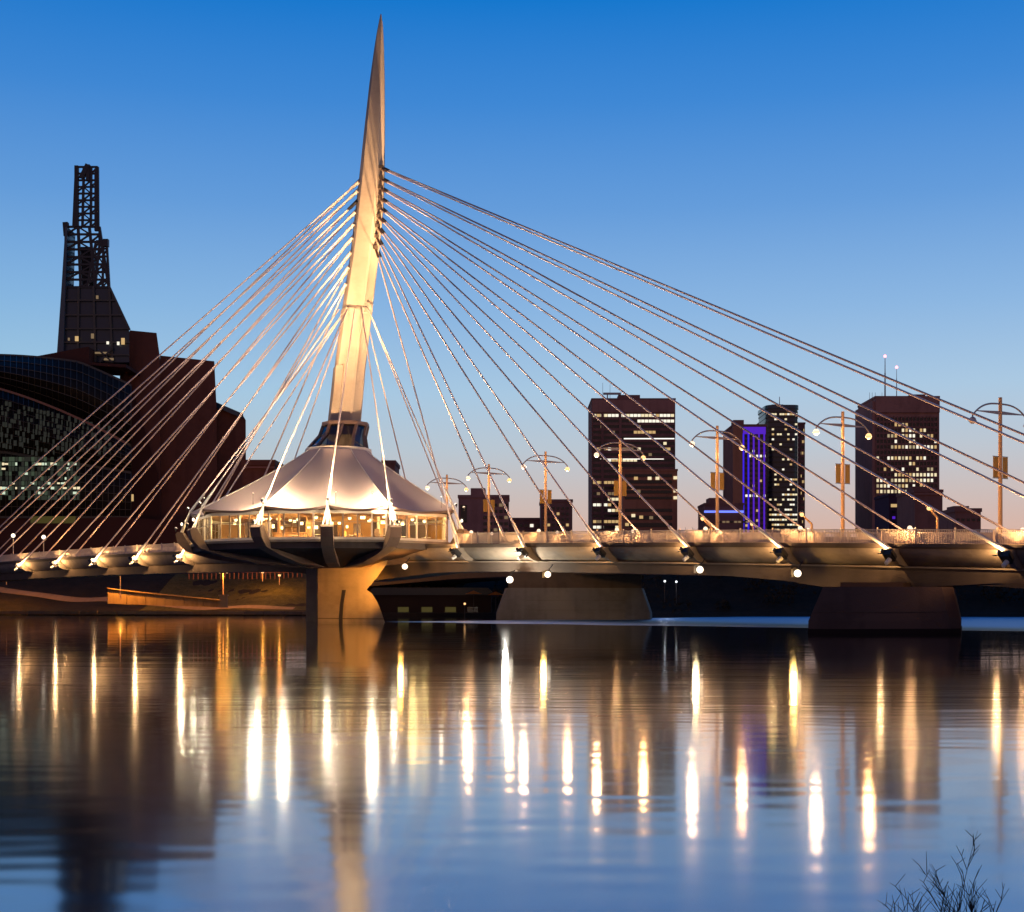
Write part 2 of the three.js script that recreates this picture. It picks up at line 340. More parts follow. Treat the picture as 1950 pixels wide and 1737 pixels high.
{ // deck slab, wings between the ribs, spine girder
  const t0 = -128, t1 = 118, line = (f, n = 60) => { const r = []; for (let i = 0; i <= n; i++) r.push(f(lerp(t0, t1, i / n))); return r; };
  const deckSec = [[-0.15, 0], [-0.15, -0.32], [W + 0.15, -0.32], [W + 0.15, 0]];
  const rings = []; for (let i = 0; i <= 60; i++) { const t = lerp(t0, t1, i / 60); rings.push(deckSec.map(([s, y]) => B(t, s, y))); }
  part('deck', solid(rings, 0.3), M.darkConcrete, bridge);
  const kerb = []; for (let i = 0; i <= 60; i++) { const t = lerp(t0, t1, i / 60); kerb.push([[-0.3, 0.06], [-0.3, -0.2], [-0.153, -0.2], [-0.153, 0.06]].map(([s, y]) => B(t, s, y))); }
  part('deck_edge', solid(kerb, 0.3), M.darkConcrete, bridge);
  const stations = [...LEFT].reverse().concat([-22, 8], RIGHT, [104.5, 114]);
  stations.forEach((t, k) => {
    // rib: a fin across the deck that carries the cable's anchor at its tip
    if (t < -25 || t > 10) {
      for (const far of [0, 1]) {
        const m = (s) => far ? W - s : s;
        const prof = [[-0.95, -0.35], [-0.75, -1.0], [0.2, -1.55], [1.9, -1.9], [1.9, -0.34], [-0.5, -0.34]].map(([s, y]) => B(t - 0.22, m(s), y));
        part('rib', plate(prof, U.clone().multiplyScalar(0.44)), M.concrete, bridge);
      }
      const blk = part('anchor_block', [beam(B(t - 0.05, -0.5, -1.15), B(t - 0.05, -1.2, -0.62), 0.7, 0.5, U), beam(B(t + 0.35, -0.7, -1.0), B(t + 0.35, -1.35, -0.5), 0.12, 0.3, U), beam(B(t - 0.45, -0.7, -1.0), B(t - 0.45, -1.35, -0.5), 0.12, 0.3, U)], M.anchor, bridge);
      part('anchor_cap', rod(B(t, -0.95, -1.2), B(t - 0.1, -1.35, -1.5), 0.2, 0.16, 8), M.whiteSteel, blk);
    }
    // wing panel to the next rib, bellied between them
    const tn = stations[k + 1]; if (tn === undefined) return;
    for (const far of [0, 1]) {
      const rows = [];
      for (let j = 0; j <= 6; j++) { const v = j / 6, r = []; for (let i = 0; i <= 12; i++) { const u = i / 12, tt = lerp(stations[k] + 0.25, tn - 0.25, u), bel = Math.sin(Math.PI * u) * Math.sin(Math.PI * v) * 0.28; const s = lerp(-0.05, 1.75, Math.pow(v, 1.35)) - bel * 0.6, y = lerp(-0.325, -1.72, Math.pow(v, 0.85)) - bel * 0.3; r.push(B(tt, far ? W - s : s, y)); } rows.push(r); }
      part('wing_panel', loft(rows, false, 1.0), M.concrete, bridge);
    }
  });
  const spine = (a, b) => { const rr = []; for (let i = 0; i <= 40; i++) { const t = lerp(a, b, i / 40), h = 1.05 * Math.exp(-(((t - 63.5) / 6.5) ** 2)) + 1.2 * Math.exp(-(((t - 1) / 9) ** 2)); rr.push([[1.35, -1.68], [1.5, -2.72 - h], [W - 1.5, -2.72 - h], [W - 1.35, -1.68]].map(([s, y]) => B(t, s, y))); } return solid(rr, 0.4); };
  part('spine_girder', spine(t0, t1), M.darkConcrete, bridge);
  const lip = []; for (let i = 0; i <= 40; i++) { const t = lerp(4, t1, i / 40); lip.push([[1.1, -1.66], [1.1, -1.8], [1.33, -1.8], [1.33, -1.66]].map(([s, y]) => B(t, s, y))); }
  part('girder_lip', solid(lip, 0.3), M.concrete, bridge);
}
{ // railings: posts, top rail and pickets, bay by bay
  const bays = []; for (let t = -110; t < 117; t += 3.2) if (t < -19 || t > 16) bays.push(t);
  for (const s of [0.05, W - 0.05]) for (const t of bays) {
    part('railing_post', beam(B(t, s, 0), B(t, s, 1.28), 0.11, 0.11), M.railing, bridge);
    const a = B(t + 0.06, s, 1.12), b = B(t + 3.14, s, 1.12);
    const bars = [beam(a, b, 0.08, 0.07), beam(B(t + 0.06, s, 0.14), B(t + 3.14, s, 0.14), 0.05, 0.05)];
    for (let i = 0; i < 22; i++) { const tt = t + 0.15 + i * 0.138; bars.push(beam(B(tt, s, 0.16), B(tt, s, 1.08), 0.02, 0.075, Q)); }
    part('railing_panel', bars, M.railing, bridge);
  }
}
{ // main pier under the mast: a wall pier seen at an angle, flared at the top right, waisted below the flare, with an upright slot drawn as a black strip
  const a = P(605, 1183, 150).setY(0), dir = V(0.855, 0, 0.518).normalize(), nrm = V(-0.7, 0, -0.71).normalize();   // along its long face, through its thickness
  const at = (s, y) => a.clone().addScaledVector(dir, s).setY(y);
  const outer = [[0, -2], [0, 5.95], [0.3, 6.05], [7.3, 6.0], [9.2, 6.9], [9.9, 7.1], [9.6, 6.35], [8.3, 4.9], [6.9, 3.55], [7.6, 3.15], [8.35, 2.2], [8.9, 1.1], [9.35, 0.0], [9.4, -2]];
  part('main_pier', plate(outer.map(([s, y]) => at(s, y)), nrm.clone().multiplyScalar(2.2)), M.concrete, bridge);
  part('groove_shade', plate([[3.0, -1], [3.0, 0.6], [3.15, 2.0], [3.45, 3.55], [3.95, 3.55], [3.62, 2.0], [3.5, 0.6], [3.5, -1]].map(([s, y]) => at(s, y).addScaledVector(nrm, -0.06)), nrm.clone().multiplyScalar(0.05)), M.anchor, bridge);  // shade of the slot laid on as a flat black strip
  part('pier_joint', plate([[0, 0.32], [0, 0.42], [9.15, 0.42], [9.2, 0.32]].map(([s, y]) => at(s, y).addScaledVector(nrm, -0.03)), nrm.clone().multiplyScalar(0.025)), M.darkConcrete, bridge);
  // right pier, closer to the camera, unlit
  const foot = [[21.2, -95.5], [24, -95.1], [31.5, -96.2], [32.7, -97.3], [36.2, -107.5], [25, -106]], head = [[22.4, -96.1], [24.5, -95.8], [31.2, -96.9], [32.3, -97.9], [35.6, -107.2], [26.2, -105.8]];
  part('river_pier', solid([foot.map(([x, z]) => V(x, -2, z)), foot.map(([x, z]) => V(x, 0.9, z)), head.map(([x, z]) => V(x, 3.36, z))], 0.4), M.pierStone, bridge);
  for (const y of [1.55]) { const k = (y - 0.9) / 2.46, at = (i) => V(lerp(foot[i][0], head[i][0], Math.max(0, k)), y, lerp(foot[i][1], head[i][1], Math.max(0, k)) + 0.02); for (let i = 0; i < 3; i++) part('pier_joint', beam(at(i), at(i + 1), 0.04, 0.03), M.darkConcrete, bridge); }
  part('tide_mark', solid([foot.map(([x, z]) => V(x + (x - 28) * 0.004, -1, z + 0.03)), foot.map(([x, z]) => V(x + (x - 28) * 0.004, 0.34, z + 0.03))], 0.3), M.seatDark, bridge);
  part('pier_bearing', slab([[24.9, -101.2], [29.8, -101.8], [33, -106.4], [27, -105.6]], 3.362, 3.75), M.pierStone, bridge);
}

// ---------------------------------------------------------------- restaurant pavilion round the mast
const RC = V(X(640, 148), 0, -148.5), RING = V(X(644, 148.5), 0, -148.5);
const TENT = [[385, 141], [502, 136.2], [624, 135.2], [743, 136.4], [864, 143], [858, 153], [790, 160], [668, 163], [520, 162], [405, 157], [362, 149]].map(([px, d]) => V(X(px, d), 0, -d));
const EAVE = 11.72, FLOOR = 8.45;
const pav = thing('restaurant_pavilion', 'tent-roofed round restaurant with lit windows on the platform at the mast', 'restaurant', V(RC.x, FLOOR, RC.z));
const inset = (p, m) => p.clone().add(RC.clone().sub(p).setY(0).normalize().multiplyScalar(m));
const nT = TENT.length;
{
  // platform and its ribs with claw ends
  const plan = TENT.map((p) => inset(p, 0.2)).map((p) => [p.x, p.z]);
  part('platform', slab(plan, 7.72, FLOOR - 0.004), M.darkConcrete, pav);
  part('platform_edge', (() => { const o = []; for (let i = 0; i < nT; i++) { const a = inset(TENT[i], 0.1), b = inset(TENT[(i + 1) % nT], 0.1); o.push(beam(a.clone().setY(FLOOR + 0.02), b.clone().setY(FLOOR + 0.02), 0.3, 0.24)); } return o; })(), M.concrete, pav);
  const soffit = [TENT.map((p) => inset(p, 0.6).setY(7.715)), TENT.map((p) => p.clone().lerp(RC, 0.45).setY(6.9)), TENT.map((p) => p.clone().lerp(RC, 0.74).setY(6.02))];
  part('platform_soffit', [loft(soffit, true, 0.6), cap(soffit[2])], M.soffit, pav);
  TENT.forEach((p, i) => {
    const rad = p.clone().sub(RC).setY(0), R = rad.length(), e = rad.clone().normalize(), side = V(e.z, 0, -e.x), wd = 1.25;
    const prof = [[3.2, 5.98], [R * 0.6, 6.35], [R - 2.2, 7.05], [R + 0.35, 7.85], [R + 1.25, 8.8], [R + 1.5, 9.78], [R + 1.2, 10.02], [R + 0.75, 9.95], [R + 0.1, 8.9], [R - 0.6, 7.7], [3.2, 6.9]].map(([r, y]) => RC.clone().addScaledVector(e, r).setY(y).addScaledVector(side, -wd / 2));
    part('platform_rib', plate(prof, side.clone().multiplyScalar(wd)), M.claw, pav);
    // strut from claw to the tent's corner
    const foot = RC.clone().addScaledVector(e, R + 0.95).setY(9.95), head = p.clone().setY(EAVE + 0.5);
    part('corner_strut', [rod(foot, head, 0.13, 0.13, 8), rod(foot.clone().addScaledVector(side, 0.45), head, 0.07, 0.07, 6), rod(foot.clone().addScaledVector(side, -0.45), head, 0.07, 0.07, 6)], M.whiteSteel, pav);
  });
  // tent roof, one saddle-shaped panel between each two ridges
  const ringAt = (p, r, y) => { const e = p.clone().sub(RING).setY(0).normalize(); return RING.clone().addScaledVector(e, r).setY(y); };
  for (let i = 0; i < nT; i++) {
    const a = TENT[i], b = TENT[(i + 1) % nT], rows = [];
    for (let j = 0; j <= 14; j++) {
      const v = j / 14, r = [];
      for (let k = 0; k <= 14; k++) {
        const u = k / 14, bow = Math.sin(Math.PI * u), e = a.clone().lerp(b, u), E = e.clone().lerp(RC, 0.055 * bow).setY(EAVE + 0.35 - 0.33 * bow);
        const S = ringAt(e, 3.55, 18.9), q = S.clone().lerp(E, v);
        q.y = lerp(18.9, E.y, Math.pow(v, 0.9)) - 0.85 * bow * Math.sin(Math.PI * Math.pow(v, 1.25)) * (0.4 + 0.6 * v);
        r.push(q);
      }
      rows.push(r);
    }
    const pn = part('roof_panel', loft(rows, false, 1.0), M.fabric, pav);
    part('roof_seam', (() => { const o = []; for (let j = 0; j < 14; j++) o.push(rod(rows[j][0].clone().setY(rows[j][0].y + 0.03), rows[j + 1][0].clone().setY(rows[j + 1][0].y + 0.03), 0.055, 0.055, 6)); return o; })(), M.whiteSteel, pn);
    part('eave_beam', (() => { const o = [], last = rows[14]; for (let k = 0; k < 14; k++) o.push(beam(last[k].clone().setY(last[k].y - 0.14), last[k + 1].clone().setY(last[k + 1].y - 0.14), 0.12, 0.22)); return o; })(), M.brownSteel, pn);
  }
  // ring and glass cone round the mast's foot
  const circ = (c, r, y, n = 12) => Array.from({ length: n }, (_, i) => V(c.x + r * Math.sin(i / n * 2 * Math.PI), y, c.z + r * Math.cos(i / n * 2 * Math.PI)));
  const low = V(X(644, 149), 0, -149), high = V(X(656, 150.5), 0, -151.5);
  part('roof_ring', solid([circ(low, 3.75, 18.72), circ(low, 3.7, 19.25), circ(low, 3.3, 19.25), circ(low, 3.3, 18.72)], 0.4), M.whiteSteel, pav);
  const lo = circ(low, 3.3, 19.256, 10), hi = circ(high, 2.55, 22.1, 10);
  const mid = lo.map((p, i) => p.clone().lerp(hi[i], 0.55).lerp(V(high.x, p.y, high.z).setY(lerp(19.256, 22.1, 0.55)), 0.10));
  for (let i = 0; i < 10; i++) {
    const j = (i + 1) % 10;
    part('cone_pane', loft([[lo[i], lo[j]], [mid[i], mid[j]], [hi[i], hi[j]]]), M.tinted, pav);
    part('cone_mullion', [beam(lo[i], mid[i], 0.3, 0.3), beam(mid[i], hi[i], 0.3, 0.3)], M.brownSteel, pav);
  }
  part('cone_cap', solid([circ(high, 2.75, 22.1, 10), circ(high, 2.7, 22.5, 10), circ(high, 2.0, 22.5, 10), circ(high, 2.0, 22.1, 10)], 0.4), M.brownSteel, pav);
  // window walls
  const wallAt = TENT.map((p) => inset(p, 0.95)), sill = FLOOR + 0.45, head = 11.3;
  for (let i = 0; i < nT; i++) {
    const a = wallAt[i], b = wallAt[(i + 1) % nT], len = a.distanceTo(b), glazed = i < 5 || i >= 9, n = Math.max(3, Math.round(len / 1.45)), nn = V(b.z - a.z, 0, a.x - b.x).normalize();
    const A = (u, y) => a.clone().lerp(b, u).setY(y);
    part('wall_sill', beam(A(0, FLOOR + 0.22), A(1, FLOOR + 0.22), 0.22, 0.44), M.whiteSteel, pav);
    part('wall_head', beam(A(0, 11.45), A(1, 11.45), 0.3, 0.3), M.whiteSteel, pav);
    if (!glazed) { part('back_wall', beam(A(0, 9.9), A(1, 9.9), 0.2, 2.8), M.plaster, pav); continue; }
    for (let k = 0; k <= n; k++) part('mullion', beam(A(k / n, sill), A(k / n, head), k % 3 ? 0.09 : 0.17, 0.16, nn), k % 3 ? M.mullion : M.whiteSteel, pav);
    for (let k = 0; k < n; k++) {
      const u0 = (k + 0.05) / n, u1 = (k + 0.95) / n;
      part('window_pane', plate([A(u0, sill), A(u1, sill), A(u1, head), A(u0, head)], nn.clone().multiplyScalar(0.02)), M.glass, pav);
      part('transom', beam(A(u0, 10.45), A(u1, 10.45), 0.07, 0.07), M.mullion, pav);
    }
  }
  // inside: floor, ceiling, core round the mast, columns, bar front and shelves
  part('floor', slab(wallAt.map((p) => [p.x, p.z]), FLOOR + 0.001, FLOOR + 0.03), M.wood, pav);
  const ceil = wallAt.map((p) => inset(p, 0.2));
  part('ceiling', slab(ceil.map((p) => [p.x, p.z]), 11.62, 11.68), M.ceiling, pav);
  part('core_wall', slab(circ(V(RC.x + 1.0, 0, RC.z - 2.5), 4.6, 0, 9).map((p) => [p.x, p.z]), FLOOR + 0.032, 11.6), M.plaster, pav);
  for (let i = 0; i < 9; i++) { const an = i / 9 * 6.28, c = V(RC.x + 8.2 * Math.sin(an), 0, RC.z + 8.2 * Math.cos(an)); part('column', rod(c.clone().setY(FLOOR + 0.03), c.clone().setY(11.62), 0.16, 0.16, 10), i % 2 ? M.whiteSteel : M.wood, pav); }
  const bar = V(RC.x - 3.4, 0, RC.z + 6.2);
  part('bar_counter', [box(5.2, 1.05, 0.6, bar.x, FLOOR + 0.56, bar.z), box(5.5, 0.08, 0.8, bar.x, FLOOR + 1.13, bar.z)], M.wood, pav);
  part('shelf_unit', [box(4.6, 0.06, 0.35, bar.x, 10.0, bar.z - 1.4), box(4.6, 0.06, 0.35, bar.x, 10.5, bar.z - 1.4), box(4.6, 0.06, 0.35, bar.x, 11.0, bar.z - 1.4), ...[-2.3, -0.8, 0.8, 2.3].map((x) => box(0.08, 2.9, 0.35, bar.x + x, 10.0, bar.z - 1.4))], M.wood, pav);
  for (let i = 0; i < 26; i++) { const w = rnd(0.3, 1.0), hh = rnd(0.8, 2.7), an = lerp(-1.45, 1.35, i / 25); part('partition', box(w, hh, 0.12, RC.x + rnd(6, 10.5) * Math.sin(an), FLOOR + 0.04 + hh / 2, RC.z + rnd(6, 9.5) * Math.cos(an)), [M.plaster, M.wood, M.seat, M.brownSteel, M.seatDark][i % 5], pav); }
  for (let i = 0; i < 9; i++) { const an = lerp(-1.4, 1.35, i / 8), r = rnd(7.4, 11); part('ceiling_beam', beam(RC.clone().add(V(r * 0.5 * Math.sin(an), 11.45 - RC.y, r * 0.5 * Math.cos(an))), RC.clone().add(V(11.6 * Math.sin(an), 11.45 - RC.y, 11.0 * Math.cos(an))), 0.18, 0.28), M.wood, pav); }
  for (let i = 0; i < 20; i++) { const an = lerp(-1.4, 1.3, i / 19) + rnd(-0.05, 0.05), r = rnd(6, 9); part('wall_light', box(rnd(0.2, 0.55), rnd(0.15, 0.4), 0.1, RC.x + r * Math.sin(an), FLOOR + rnd(1.5, 2.9), RC.z + r * Math.cos(an)), L.room, pav); }
  // cables from the collar on the mast to the tent's corners
  TENT.forEach((p, i) => {
    const a = mastAt(596, lerp(0.0, 0.95, clamp((p.x - TENT[0].x) / 27)), i < 5 ? 1.05 : -0.6), b = p.clone().setY(EAVE + 0.55);
    part('roof_stay', rod(b, a, 0.085, 0.085, 6), M.cable, pav);
    if (i < 5 || i === 10) part('stay_sleeve', rod(b, b.clone().lerp(a, 2.6 / a.distanceTo(b)), 0.17, 0.12, 8), M.whiteSteel, pav);
  });
}
// tables, chairs and pendant lamps inside
{
  const spots = []; for (let i = 0; i < 9; i++) { const an = lerp(-1.35, 1.25, i / 8), r = i % 2 ? 9.0 : 10.2; spots.push(V(RC.x + r * Math.sin(an) * 1.05, FLOOR + 0.032, RC.z + r * Math.cos(an))); }
  const t = thing('dining_table', 'small dining table with a pale cloth behind the restaurant windows', 'table', spots[0], 'tables inside the restaurant'), b = spots[0];
  part('tabletop', rod(b.clone().setY(b.y + 0.70), b.clone().setY(b.y + 0.75), 0.55, 0.55, 14), M.cloth, t);
  part('leg', rod(b.clone(), b.clone().setY(b.y + 0.70), 0.05, 0.05, 8), M.anchor, t);
  part('base', rod(b.clone(), b.clone().setY(b.y + 0.04), 0.3, 0.28, 10), M.anchor, t);
  const ct = thing('dining_chair', 'dark dining chair at a table behind the restaurant windows', 'chair', b.clone().add(V(0.9, 0, 0)), 'chairs inside the restaurant'), c = b.clone().add(V(0.9, 0, 0));
  part('seat', box(0.44, 0.06, 0.44, c.x, c.y + 0.45, c.z), M.seat, ct);
  part('backrest', beam(V(c.x + 0.2, c.y + 0.48, c.z), V(c.x + 0.26, c.y + 0.95, c.z), 0.04, 0.42, V(1, 0, 0)), M.seat, ct);
  for (const [x, z] of [[-1, -1], [-1, 1], [1, -1], [1, 1]]) part('leg', rod(V(c.x + x * 0.19, c.y, c.z + z * 0.19), V(c.x + x * 0.19, c.y + 0.42, c.z + z * 0.19), 0.022, 0.022, 6), M.seat, ct);
  const ct2 = copy(ct, b.clone().add(V(-0.9, 0, 0))); ct2.rotation.y = Math.PI;
  for (let i = 1; i < 9; i++) { copy(t, spots[i]); copy(ct, spots[i].clone().add(V(0.9, 0, 0.1))); copy(ct, spots[i].clone().add(V(-0.9, 0, 0))).rotation.y = Math.PI; }
  const hang = []; for (let i = 0; i < 11; i++) { const an = lerp(-1.5, 1.4, i / 10), r = [10.4, 8.4, 11.4][i % 3]; hang.push(V(RC.x + r * Math.sin(an) * 1.08, 11.6, RC.z + r * Math.cos(an))); }
  const l = thing('pendant_lamp', 'glowing pendant lamp hanging from the restaurant ceiling', 'lamp', hang[0], 'pendant lamps inside the restaurant'), h = hang[0];
  part('cord', rod(h.clone(), h.clone().setY(h.y - 0.5), 0.015, 0.015, 5), M.anchor, l);
  part('lamp_shade', fin(new THREE.CylinderGeometry(0.08, 0.26, 0.16, 12, 1, true).translate(h.x, h.y - 0.55, h.z)), M.cloth, l);
  const bp = h.clone().setY(h.y - 0.68); part('bulb', ball(bp, 0.17), L.room, l); point(l, bp, [1, 0.60, 0.20], 110, 0.15);
  for (let i = 1; i < 11; i++) copy(l, hang[i].clone().setY(11.6 - (i % 4) * 0.0));
}

// ---------------------------------------------------------------- lamps on the footbridge and the pavilion
function floodLamp(p, aim, label, group, glowMat, size = 0.3) {     // a squat round floodlight on a stirrup, looking at aim
  const d = aim.clone().sub(p).normalize(), o = thing('flood_lamp', label, 'flood lamp', p, group);
  part('housing', rod(p.clone().addScaledVector(d, -size * 1.1), p.clone().addScaledVector(d, -0.02), size * 0.7, size, 12), M.anchor, o);
  const lens = part('lens', fin(along(new THREE.SphereGeometry(size * 0.93, 12, 6, 0, 6.2832, 0, 1.45), p.clone().addScaledVector(d, -size * 0.3), p.clone().addScaledVector(d, size * 0.3))), glowMat, o);
  part('bracket', [rod(p.clone().add(V(0, -size * 1.4, 0)).addScaledVector(d, -size), p.clone().addScaledVector(d, -size * 0.6), 0.05, 0.05, 6)], M.anchor, o);
  return o;
}
TENT.forEach((p, i) => {                                            // at the tent's corners: one beam up the mast, the rest washes the fabric
  if (i > 4 && i !== 10) return;
  const e = p.clone().sub(RC).setY(0).normalize(), at = p.clone().addScaledVector(e, 0.25).setY(EAVE + 0.95), aim = mastAt([640, 570, 740, 500, 700, 0, 0, 0, 0, 0, 640][i], 0.5, 0.5);
  const names = { 0: 'small floodlight on the left front corner of the tent roof', 1: 'brightest floodlight on the tent roof, second roof corner from the left', 2: 'floodlight at the middle front corner of the tent roof', 3: 'floodlight on the tent roof corner right of the middle strut', 4: 'floodlight at the far right corner of the tent roof', 10: 'floodlight on the outermost left tip of the tent roof' };
  floodLamp(at, aim, names[i], 'floodlights round the tent roof', L.white, 0.15);
  const q = at.clone().addScaledVector(e, 0.5).add(V(0, 0.35, 0));
  if (i > 0 && i < 4) spot(q, aim, [1, 0.60, 0.30], [0, 11000, 4200, 13000][i], 0.26, 0.9, 0.3);
  // fabric wash and strut wash
  const wp = i === 1 ? p.clone().lerp(TENT[2], 0.24) : i === 3 ? p.clone().lerp(TENT[2], 0.24) : i === 0 ? p.clone().lerp(TENT[1], 0.72) : i === 10 ? p.clone().lerp(TENT[0], 0.6) : i === 2 ? p.clone().lerp(TENT[3], 0.12) : p.clone().lerp(TENT[3], 0.1), wash = wp.addScaledVector(e, -0.75).setY(EAVE + 1.75);
  const o = thing('roof_lamp', ['lamp washing the left panel of the tent roof', 'lamp washing the brightest patch of tent fabric left of the middle', 'lamp at the foot of the middle ridge of the tent roof', 'lamp washing the tent fabric right of the middle ridge', 'lamp at the right end of the tent eave', 'x', '', '', '', '', 'lamp at the left tip of the tent roof'][i], 'lamp', wash, 'lamps on the tent fabric');
  part('bulb', ball(wash, 0.06), L.white, o); part('stem', rod(wash.clone().setY(wash.y - 1.2), wash.clone().setY(wash.y - 0.06), 0.025, 0.02, 6), M.anchor, o);
  point(o, wash, [1, 0.74, 0.45], [110, 190, 26, 165, 4, 0, 0, 0, 0, 0, 40][i], 0.06);
  const under = p.clone().addScaledVector(e, 0.95).setY(10.9);
  const s2 = thing('strut_lamp', ['lamp on the strut of the left claw of the restaurant', 'lamp on the second strut from the left of the restaurant', 'lamp on the brilliant middle strut before the restaurant windows', 'lamp on the strut right of the middle of the restaurant', 'lamp on the strut at the right end of the restaurant', '', '', '', '', '', 'lamp on the outermost left strut of the restaurant'][i], 'lamp', under, 'lamps on the restaurant struts');
  part('bulb', fin(new THREE.CapsuleGeometry(0.12, 0.12, 4, 10).translate(under.x, under.y, under.z)), L.white, s2); part('bracket', rod(under.clone().add(V(0, -0.5, 0)), under.clone().add(V(0, -0.2, 0)), 0.05, 0.05, 6), M.anchor, s2);
  point(s2, under, [1, 0.76, 0.46], [28, 38, 60, 38, 5, 0, 0, 0, 0, 0, 45][i], 0.16);
});
{ // beams for the upper mast and the right cables, from the deck
  const names = [['floodlight at the right tent corner aimed at the upper mast', 4, 215, 36000, 1.2]];
  for (const [label, k, py, I, out] of names) {
    const e = TENT[k].clone().sub(RC).setY(0).normalize(), p = TENT[k].clone().addScaledVector(e, out).setY(EAVE + 0.6), aim = mastAt(py, 0.6, 0.4); floodLamp(p, aim, label, 'floodlights aimed up the mast', L.lamp, 0.15);
    spot(p.clone().add(aim.clone().sub(p).normalize().multiplyScalar(0.4)), aim, [1, 0.60, 0.30], I, 0.2, 1, 0.3);
  }
}
for (const [label, k, px, py, I] of [['added floodlight on the second claw from the left, aimed across at the right cables', 1, 1110, 570, 4400], ['added floodlight on the claw right of the middle, aimed across at the left cables', 3, 450, 610, 5200], ['added floodlight on the leftmost claw, aimed along the left cables', 10, 440, 640, 1900], ['added floodlight on the left front claw, aimed at the upper left cables', 0, 540, 560, 1300]]) {  // lamps added on the claws to brighten the cables
  const e = TENT[k].clone().sub(RC).setY(0).normalize(), p = TENT[k].clone().addScaledVector(e, 1.6).setY(10.4), aim = P(px, py, k === 1 || k === 2 ? 130 : 170); floodLamp(p, aim, label, 'added floodlights on the claws', L.lamp, 0.16);
  spot(p.clone().add(aim.clone().sub(p).normalize().multiplyScalar(0.4)), aim, [1, 0.66, 0.42], I, 0.5, 0.8, 0.2);
}
// a lamp at each near anchor: lights the foot of its cable and the wing panel to its left
RIGHT.concat(LEFT).forEach((t, i) => {
  if (t < -85 || t > 80) return;
  const right = t > 0, b = B(t, -0.5, -0.55), top = right ? mastAt(rightLevels[8 - RIGHT.indexOf(t)], 0.9, 0.55) : mastAt(leftLevels[8 - LEFT.indexOf(t)], 0.06, 0.4), p = right ? B(t - 0.75, -0.95, -0.5) : B(t + 0.85, -1.1, -0.7);
  const n = right ? RIGHT.indexOf(t) + 1 : LEFT.indexOf(t) + 1, ord = ['first', 'second', 'third', 'fourth', 'fifth', 'sixth', 'seventh', 'eighth', 'ninth'][n - 1];
  const o = thing('anchor_lamp', 'lamp at the foot of the ' + ord + ' cable ' + (right ? 'right' : 'left') + ' of the mast', 'lamp', p, right ? 'lamps at the right cable anchors' : 'lamps at the left cable anchors');
  part('bulb', ball(p, right ? 0.07 : 0.23), right ? L.lamp : L.white, o);
  part('hood', beam(p.clone().add(V(0, -0.28, 0)), p.clone().add(V(0, -0.22, 0)), 0.5, 0.4), M.anchor, o);
  point(o, p, [1, 0.58, 0.24], right ? 42 : 85, 0.07);
  const q = b.clone().lerp(top, 0.6 / b.distanceTo(top)).addScaledVector(Q, -1.5).addScaledVector(U, right ? -1.2 : 1.2).add(V(0, -0.3, 0));
  spot(q, b.clone().lerp(top, 0.55), [1, 0.66, 0.38], right ? 80 : 200, 0.17, 0.7, 0.1);
});
// post lamps along the deck
{
  const mk = (t, s, h, label, I, m, r) => {
    const b = B(t, s, 0), p = B(t, s, h), o = thing('deck_lamp', label, 'lamp', b, 'post lamps along the footbridge deck');
    part('post', rod(b, p.clone().setY(p.y - r), 0.05, 0.04, 8), M.railing, o); part('bulb', ball(p, r), m, o); point(o, p, [1, 0.50, 0.19], I * 7, 0.12);
  };
  const where = { 19: 'beside the right end of the restaurant', 28.5: 'before the low brown blocks', 38.4: 'left of the banded office tower', 48.4: 'below the bare tree by the banded tower', 57.9: 'below the round glass tower', 67.6: 'below the tower with two masts', 76.8: 'at the right edge of the picture' };
  RIGHT.filter((t) => t < 80).forEach((t) => { mk(t + 1.0, 0.3, 1.25, 'low white lamp on the near railing ' + where[t], 9, L.lamp, 0.19); mk(t - 2.0, W - 0.3, 1.35, 'low white lamp on the far railing ' + where[t], 9, L.lamp, 0.17); });
  LEFT.slice(0, 5).forEach((t, i) => { mk(t + 1.5, W - 0.4, 1.3, 'low lamp on the deck left of the restaurant, ' + ['first', 'second', 'third', 'fourth', 'fifth', 'sixth'][i] + ' from it', 14, L.lamp, 0.22); });
  for (const [px, py, label] of [[25, 1020, 'taller ball lamp on a pole on the deck at the left edge'], [83, 1023, 'taller ball lamp on a pole on the deck, second from the left edge']]) {
    const d = 206 - (px - 42) * 0.11 + 2, p = P(px, py, d), o = thing('pole_lamp', label, 'lamp', p.clone().setY(8.5), 'pole lamps on the deck at the left');
    part('pole', rod(p.clone().setY(8.5), p.clone().setY(p.y - 0.3), 0.08, 0.06, 8), M.railing, o); part('bulb', ball(p, 0.32), L.white, o); point(o, p, PINKISH, 90, 0.2);
  }
}
